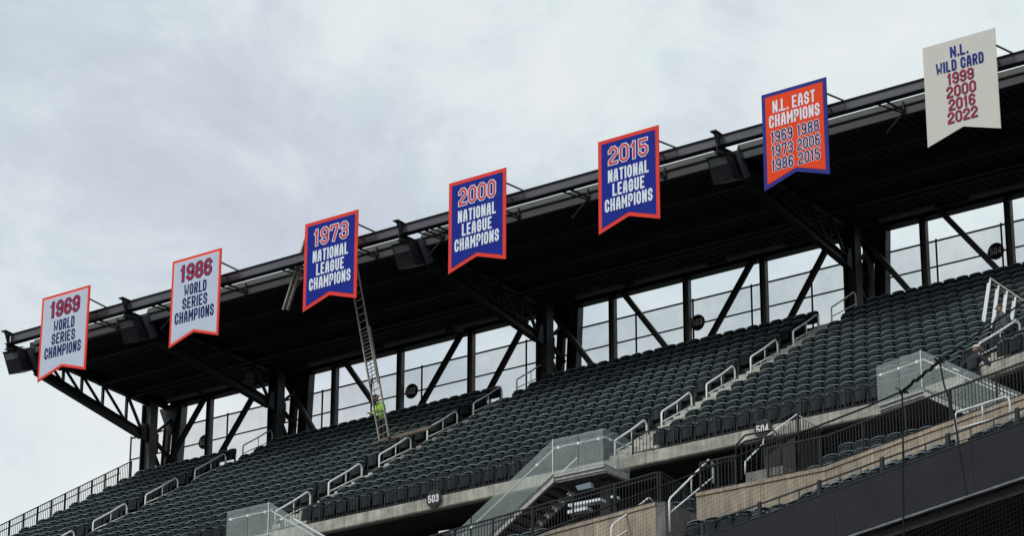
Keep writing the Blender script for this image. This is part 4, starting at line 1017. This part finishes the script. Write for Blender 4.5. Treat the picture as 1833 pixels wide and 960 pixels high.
# ------------------------------------------------------------------ ladders and plank
def rkp(x, y, off): 
    r = ray(x, y); t = (Z0-RZ/T*(Y0+0.25)+off)/(r[2]-RZ/T*r[1]); return Vector(r*t)
pl0, pl1 = rkp(669, 797, 0.90), rkp(766, 771, 0.90)
b_ = empty('wooden_plank', pl0, 'worn wooden plank laid across the seat backs at the foot of the ladder', 'plank')
for j in range(2):
    o_ = Vector((0, 0.24*j, 0.16*j)); MB().prism([pl0+o_, pl1+o_, pl1+o_+Vector((0, 0.23, 0.15)), pl0+o_+Vector((0, 0.23, 0.15))], (0, -0.02, 0.04)).build('board', 'tan', b_)
fA, fB = rkp(680, 791, 1.0), rkp(697, 786, 1.0)
foot = (fA+fB)/2; top_c = onY(632, 470, 78.1)
ld = empty('extension_ladder', foot, 'long aluminium extension ladder leaning from the seats up to the canopy behind the 1973 banner', 'ladder')
hwid = 0.20; dn = (top_c-foot).normalized(); Lh = (top_c-foot).length; xa = Vector((1, 0, 0))
side = (xa-dn*dn.dot(xa)).normalized(); nrm = dn.cross(side).normalized()
def Ld(t, w_, n=0): return foot+dn*(Lh*t)+side*w_+nrm*n
for (t0, t1, n_, hw_) in ((0, 0.62, 0.0, 0.215), (0.30, 1.02, -0.05, 0.185)):
    for s_ in (-1, 1): MB().bar(Ld(t0, s_*hw_, n_), Ld(t1, s_*hw_, n_), 0.035, 0.075, nrm).build('side_rail', 'alu', ld)
    k_ = t0+0.035
    while k_ < t1:
        MB().tube([Ld(k_, -hw_, n_), Ld(k_, hw_, n_)], 0.019, 6).build('rung', 'alu', ld); k_ += 0.30/Lh
for s_ in (-1, 1): MB().box(tuple(Ld(0, s_*0.215)-Vector((0.04, 0.06, 0.05))), tuple(Ld(0, s_*0.215)+Vector((0.04, 0.06, 0.02)))).build('foot', 'rail', ld)
MB().tube([Ld(0.42, 0.06, -0.12), Ld(0.20, 0.02, -0.14), Ld(0.10, 0.0, -0.12)], 0.012, 5).build('rope', 'rope', ld)
q0, q1 = onY(556, 408, 77.85), onY(510, 555, 77.72)
l2 = empty('short_ladder', q1, 'pale weathered ladder section hooked over the canopy beam left of the 1973 banner', 'ladder')
dd = (q1-q0).normalized()
for off in (Vector((-0.06, -0.02, 0)), Vector((0.07, 0.08, 0))):
    MB().bar(q0+off, q1+off, 0.05, 0.11, (0, 1, 0)).build('side_rail', 'alu', l2)
MB().bar(q0+Vector((0.01, 0.05, 0)), q1+Vector((0.01, 0.05, 0.15)), 0.12, 0.02, (0, 1, 0)).build('back_plate', 'tan', l2)
for t in [0.08*k_ for k_ in range(1, 13)]:
    p = q0+(q1-q0)*t; MB().tube([p+Vector((-0.08, 0, 0)), p+Vector((0.09, 0.02, 0))], 0.018, 5).build('rung', 'alu', l2)

# ------------------------------------------------------------------ people
def skin_body(name, joints, edges, radii, m, parent, root_i=0, sub=1):
    me = bpy.data.meshes.new(name); me.from_pydata([Vector(j) for j in joints], edges, []); me.update()
    o = bpy.data.objects.new(name, me); C.objects.link(o); o.parent = parent
    md = o.modifiers.new('skin', 'SKIN'); md.use_smooth_shade = True
    lay = me.skin_vertices[0] if me.skin_vertices else None
    if lay is None:
        o.data.skin_vertices  # noqa
    for i, r in enumerate(radii):
        rr = r if isinstance(r, tuple) else (r, r)
        me.skin_vertices[0].data[i].radius = rr; me.skin_vertices[0].data[i].use_root = (i == root_i)
    sd_ = o.modifiers.new('sub', 'SUBSURF'); sd_.levels = sub; sd_.render_levels = sub+1
    me.materials.append(MT[m]); return o
def ensure_skin(me):
    pass
def person(loc, rz, label, bend, cloth_top, cloth_leg, cap, kneel=False, arms=None, vest=False):
    r_ = empty('person', loc, label, 'person', None, rz)
    # local frame: +Y is the way the figure faces, origin between the feet
    hip = 0.93; lean = bend
    def T_(h, x=0, f=0):                                # point on the torso at height h above the hip, leaning forward
        return Vector((x, math.sin(lean)*h+f*math.cos(lean), hip+math.cos(lean)*h-f*math.sin(lean)))
    J = [Vector((0, 0, hip)), T_(0.18), T_(0.36), T_(0.48), T_(0.56), T_(0.66, 0, 0.02)]
    Ed = [(0, 1), (1, 2), (2, 3), (3, 4), (4, 5)]; Rd = [(.16, .12), (.15, .11), (.18, .12), (.13, .09), (.06, .06), (.05, .05)]
    am = arms or [((-.30, .10, .22), (-.22, .38, .10)), ((.30, .10, .22), (.22, .38, .10))]
    hands = []
    for s_, (el, wr) in zip((-1, 1), am):
        sh = T_(0.45, s_*0.17); e1 = T_(el[2], el[0], el[1]); w1 = T_(wr[2], wr[0], wr[1])
        i0 = len(J); J += [sh, e1, w1]; Ed += [(3, i0), (i0, i0+1), (i0+1, i0+2)]; Rd += [(.075, .075), (.052, .052), (.036, .036)]; hands.append((w1, (w1-e1).normalized()))
    skin_body('jacket', J, Ed, Rd, cloth_top, r_)
    # legs
    J = [Vector((0, 0, hip+0.02)), Vector((-.10, 0, hip-.06)), Vector((-.12, .05, .50)), Vector((-.12, -.02, .08)), Vector((-.13, .12, .04)),
         Vector((.10, 0, hip-.06)), Vector((.12, .03, .50)), Vector((.12, -.03, .08)), Vector((.13, .12, .04))]
    skin_body('trousers', J, [(0, 1), (1, 2), (2, 3), (3, 4), (0, 5), (5, 6), (6, 7), (7, 8)], [(.14, .11), (.10, .10), (.068, .068), (.05, .05), (.045, .04), (.10, .10), (.068, .068), (.05, .05), (.045, .04)], cloth_leg, r_)
    # head with face
    hc = T_(0.79, 0, 0.05); mb = MB()
    nr, ns = 9, 12
    for i in range(nr+1):
        ph = math.pi*i/nr; z_ = math.cos(ph); rr = math.sin(ph)
        for k_ in range(ns):
            a = 2*math.pi*k_/ns; x_ = rr*math.cos(a)*0.078; y_ = rr*math.sin(a)*0.098
            if z_ < 0: x_ *= 1+0.35*z_; y_ *= 1+0.12*z_
            if abs(a-math.pi/2) < 0.2 and -0.25 < z_ < 0.15: y_ += 0.022
            mb.v.append(hc+Vector((x_, y_, z_*0.118)))
    for i in range(nr):
        for k_ in range(ns): mb.f.append((i*ns+k_, (i+1)*ns+k_, (i+1)*ns+(k_+1) % ns, i*ns+(k_+1) % ns))
    mb.build('head', 'skin', r_, smooth=True, world=False)
    e_ = MB()
    for s_ in (-1, 1):
        c_ = hc+Vector((s_*0.030, 0.090, 0.012)); e_.box(tuple(c_-Vector((.010, .006, .006))), tuple(c_+Vector((.010, .006, .006))))
        c_ = hc+Vector((s_*0.080, 0.0, 0.0)); 
    e_.box(tuple(hc+Vector((-.022, .082, -.058))), tuple(hc+Vector((.022, .092, -.050)))); e_.build('eyes_and_mouth', 'rail', r_, world=False)
    for s_ in (-1, 1):
        c_ = hc+Vector((s_*0.080, 0.0, 0.0)); MB().box(tuple(c_-Vector((.010, .018, .028))), tuple(c_+Vector((.010, .018, .028)))).build('ear', 'skin', r_, world=False)
    mb = MB()
    for i in range(6):
        ph = math.pi*0.5*i/5
        for k_ in range(14):
            a = 2*math.pi*k_/14; mb.v.append(hc+Vector((math.sin(ph)*math.cos(a)*0.092, math.sin(ph)*math.sin(a)*0.112, 0.030+math.cos(ph)*0.105)))
    for i in range(5):
        for k_ in range(14): mb.f.append((i*14+k_, (i+1)*14+k_, (i+1)*14+(k_+1) % 14, i*14+(k_+1) % 14))
    o_ = len(mb.v); mb.v += [hc+Vector((x_, y_, z_)) for x_, y_, z_ in ((-.07, .08, .035), (.07, .08, .035), (.055, .175, .015), (-.055, .175, .015), (-.07, .08, .050), (.07, .08, .050), (.055, .175, .027), (-.055, .175, .027))]
    mb.f += [tuple(o_+i for i in f) for f in [(0, 3, 2, 1), (4, 5, 6, 7), (0, 1, 5, 4), (1, 2, 6, 5), (2, 3, 7, 6), (3, 0, 4, 7)]]
    mb.build('cap', cap, r_, smooth=False, world=False)
    # hands: palm, four fingers and a thumb
    for s_, (w1, dr) in zip((-1, 1), hands):
        sd2 = dr.cross(Vector((0, 0, 1))).normalized()
        if sd2.length < .5: sd2 = Vector((1, 0, 0))
        upv = sd2.cross(dr).normalized()
        J = [w1, w1+dr*0.085]; Ed = [(0, 1)]; Rd = [.026, .034]
        for fi, ln in enumerate((0.066, 0.076, 0.070, 0.055)):
            b0 = w1+dr*0.09+sd2*(-0.030+0.020*fi); i0 = len(J)
            J += [b0+dr*ln*0.5-upv*0.012, b0+dr*ln*0.75-upv*0.042]; Ed += [(1, i0), (i0, i0+1)]; Rd += [.009, .008]
        i0 = len(J); J += [w1+dr*0.05-sd2*s_*0.045-upv*0.01, w1+dr*0.09-sd2*s_*0.055-upv*0.03]; Ed += [(0, i0), (i0, i0+1)]; Rd += [.011, .009]
        skin_body('hand', J, Ed, Rd, 'skin', r_, sub=1)
    if vest:
        for h in (0.16, 0.30):
            c_ = T_(h, 0, 0); mb = MB(); rx, ry = 0.185, 0.145
            for k_ in range(16):
                a = 2*math.pi*k_/16
                for dz in (0, 0.05): mb.v.append(T_(h+dz, rx*math.cos(a)*(1 if h < .2 else 1.08), ry*math.sin(a)))
            for k_ in range(16): mb.f.append((2*k_, 2*((k_+1) % 16), 2*((k_+1) % 16)+1, 2*k_+1))
            mb.build('reflective_band', 'reflect', r_, world=False)
    return r_
# skin_vertices layer needs creating through the modifier; do it once here
_old = skin_body
def skin_body(name, joints, edges, radii, m, parent, root_i=0, sub=1):
    import bmesh
    me = bpy.data.meshes.new(name); bm = bmesh.new()
    lay = bm.verts.layers.skin.verify()
    vs = [bm.verts.new(Vector(j)) for j in joints]
    for a, b in edges: bm.edges.new((vs[a], vs[b]))
    for i, r in enumerate(radii):
        vs[i][lay].radius = r if isinstance(r, tuple) else (r, r); vs[i][lay].use_root = (i == root_i)
    bm.to_mesh(me); bm.free()
    o = bpy.data.objects.new(name, me); C.objects.link(o); o.parent = parent
    md = o.modifiers.new('skin', 'SKIN'); md.use_smooth_shade = True
    sd_ = o.modifiers.new('sub', 'SUBSURF'); sd_.levels = sub; sd_.render_levels = sub
    me.materials.append(MT[m]); return o
def stand_at(x, y, i_row, zoff, hgt):
    """plan position where the ray through (x, y) meets height hgt above row floor"""
    pass
# worker holding the ladder: faces the ladder (towards the field), helmet on
pw = foot+Vector((0.50, 0.75, 0)); pw.z = Z0+RZ*math.floor((pw.y-Y0)/T)
hw_p = onY(687, 724, pw.y)
pw.x = hw_p.x; pw.z = hw_p.z-1.50
person(pw, math.radians(165), 'worker in a bright yellow high visibility jacket steadying the foot of the long ladder', 0.35, 'hivis', 'navycloth', 'hardhat', arms=[((-.26, .10, .26), (-.16, .40, .30)), ((.26, .10, .26), (.12, .40, .30))], vest=True).scale = (1.2, 1.15, 1.0)
# man in navy jacket and white cap, leaning towards the glass
p2 = onY(1740, 668, 69.95); p2.z -= 0.93
person(p2, math.radians(-12), 'man in a dark navy jacket and white cap standing behind the right glass stair', 0.22, 'navycloth', 'navycloth', 'capwhite', arms=[((-.36, .06, .20), (-.38, .30, .02)), ((.38, .06, .18), (.46, .26, -.08))]).scale = (1.4, 1.25, 1.0)
p3 = onY(1799, 552, 73.2); p3.z -= 1.58
person(p3, math.radians(60), 'man in slate grey top and brown cap beside the pale frame, right edge', 0.30, 'greycloth', 'navycloth', 'brownhair')
# pale frame beside him
fy = 75.2
fw = empty('pale_frame', onY(1762, 577, fy), 'pale metal frame of slanted double posts under a sloping rail at the right edge', 'frame')
tops = [(1773, 500), (1788, 511), (1803, 521), (1818, 532)]; bots = [(1761, 577), (1777, 590), (1792, 600), (1807, 612)]
for (tx, ty), (bx, by) in zip(tops, bots):
    for k_ in (0, 1):
        MB().bar(onY(tx-4*k_, ty+7*k_, fy+0.12*k_), onY(bx-3*k_+1, by-2*k_, fy+0.12*k_), 0.055, 0.03, (0, 1, 0)).build('post', 'galv', fw)
MB().tube([onY(1772, 498, fy), onY(1845, 548, fy)], 0.03, 6).build('top_rail', 'alu', fw)
MB().tube([onY(1776, 508, fy+.1), onY(1845, 556, fy+.1)], 0.015, 6).build('lower_rail', 'alu', fw)

# ------------------------------------------------------------------ protective net, nearer the field
nN = np.array([math.sin(math.radians(18)), math.cos(math.radians(18)), 0.0]); dN = float(nN @ np.array([-30, 54, 0]))
CB = [(930, 968), (958.7, 958.8), (1048, 924), (1117, 896), (1209, 862), (1300, 827), (1360, 801), (1450, 769), (1550, 730), (1615, 701), (1650, 672), (1682, 647), (1752, 597), (1833, 540), (1860, 520)]
cb = [onP(x, y, nN, dN) for x, y in CB]
nr_ = empty('net_cable', cb[0], 'thick black cable with knots sloping across the right side in front of the stand', 'cable')
MB().tube(cb[:10], 0.022, 6).build('cable', 'rope', nr_)
MB().tube(cb[9:], 0.020, 6).build('cable', 'rope', nr_)
thick = []
for i in range(30):
    t = i/29; a = cb[9]+(cb[11]-cb[9])*t; thick.append(a+Vector((random.uniform(-.03, .03), 0, random.uniform(-.03, .03))))
MB().tube(thick, 0.034, 5).build('wrapped_netting', 'rope', nr_)
MB().tube([cb[1], cb[1]+(cb[2]-cb[1])*0.9], 0.035, 5).build('wrapped_netting', 'rope', nr_)
for c_ in (cb[9], cb[11]):
    mb = MB()
    for k_ in range(16):
        dv = Vector((random.uniform(-1, 1), random.uniform(-.3, .3), random.uniform(-.6, .6)))*0.16
        mb.tube([c_-dv*0.5, c_+dv], 0.015, 4)
    mb.build('knot', 'rope', nr_)
for pts in (((1615, 701), (1616, 760), (1617, 850), (1618, 975)), ((1682, 647), (1690, 690), (1708, 745), (1720, 820), (1731, 888))):
    MB().tube([onP(x, y, nN, dN) for x, y in pts], 0.02, 5).build('hanging_rope', 'rope', nr_)
# mesh below the cable
uN = Vector((math.cos(math.radians(18)), -math.sin(math.radians(18)), 0)); oN = Vector((-30, 54, 0))
def tz(p): return (p-oN).dot(uN), p.z
top_line = [tz(p) for p in cb]
def ztop_at(t):
    for (a, za), (b, zb_) in zip(top_line[:-1], top_line[1:]):
        if a <= t <= b: return za+(zb_-za)*(t-a)/(b-a)
    return None
net = MB(); sp_ = 0.105; t = top_line[0][0]+0.01; zbot = 14.0; wd = 0.0026
def wire(p, q): 
    d_ = (q-p).normalized(); s_ = d_.cross(Vector(nN)).normalized()*wd; o_ = len(net.v); nv = Vector(nN)*wd
    net.v += [p-s_, p+s_, p+nv, q-s_, q+s_, q+nv]; net.f += [(o_, o_+1, o_+4, o_+3), (o_+1, o_+2, o_+5, o_+4), (o_+2, o_, o_+3, o_+5)]
while t < top_line[-1][0]-0.02:
    zt_ = ztop_at(t)
    if zt_: 
        sway = 0.05*math.sin(t*1.1)
        wire(oN+uN*t+Vector((0, 0, zt_)), oN+uN*(t+sway)+Vector((0, 0, zbot)))
    t += sp_
zz_ = zbot
while zz_ < 22.5:
    # horizontal cords follow the sag and rise with the cable
    seg = []
    tt = top_line[0][0]+0.01
    while tt < top_line[-1][0]:
        zt_ = ztop_at(tt); zc_ = zz_+0.10*(tt-top_line[0][0])+0.02*math.sin(tt*2.1+zz_)
        if zt_ and zc_ < zt_-0.01: seg.append(oN+uN*tt+Vector((0, 0, zc_)))
        else:
            if len(seg) > 1:
                for a_, b_ in zip(seg[:-1], seg[1:]): wire(a_, b_)
            seg = []
        tt += 0.6
    if len(seg) > 1:
        for a_, b_ in zip(seg[:-1], seg[1:]): wire(a_, b_)
    zz_ += sp_
o = net.build('protective_net', 'netcord'); tag(o, 'fine black protective netting hanging below the cable at the lower right', 'net', kind='stuff')
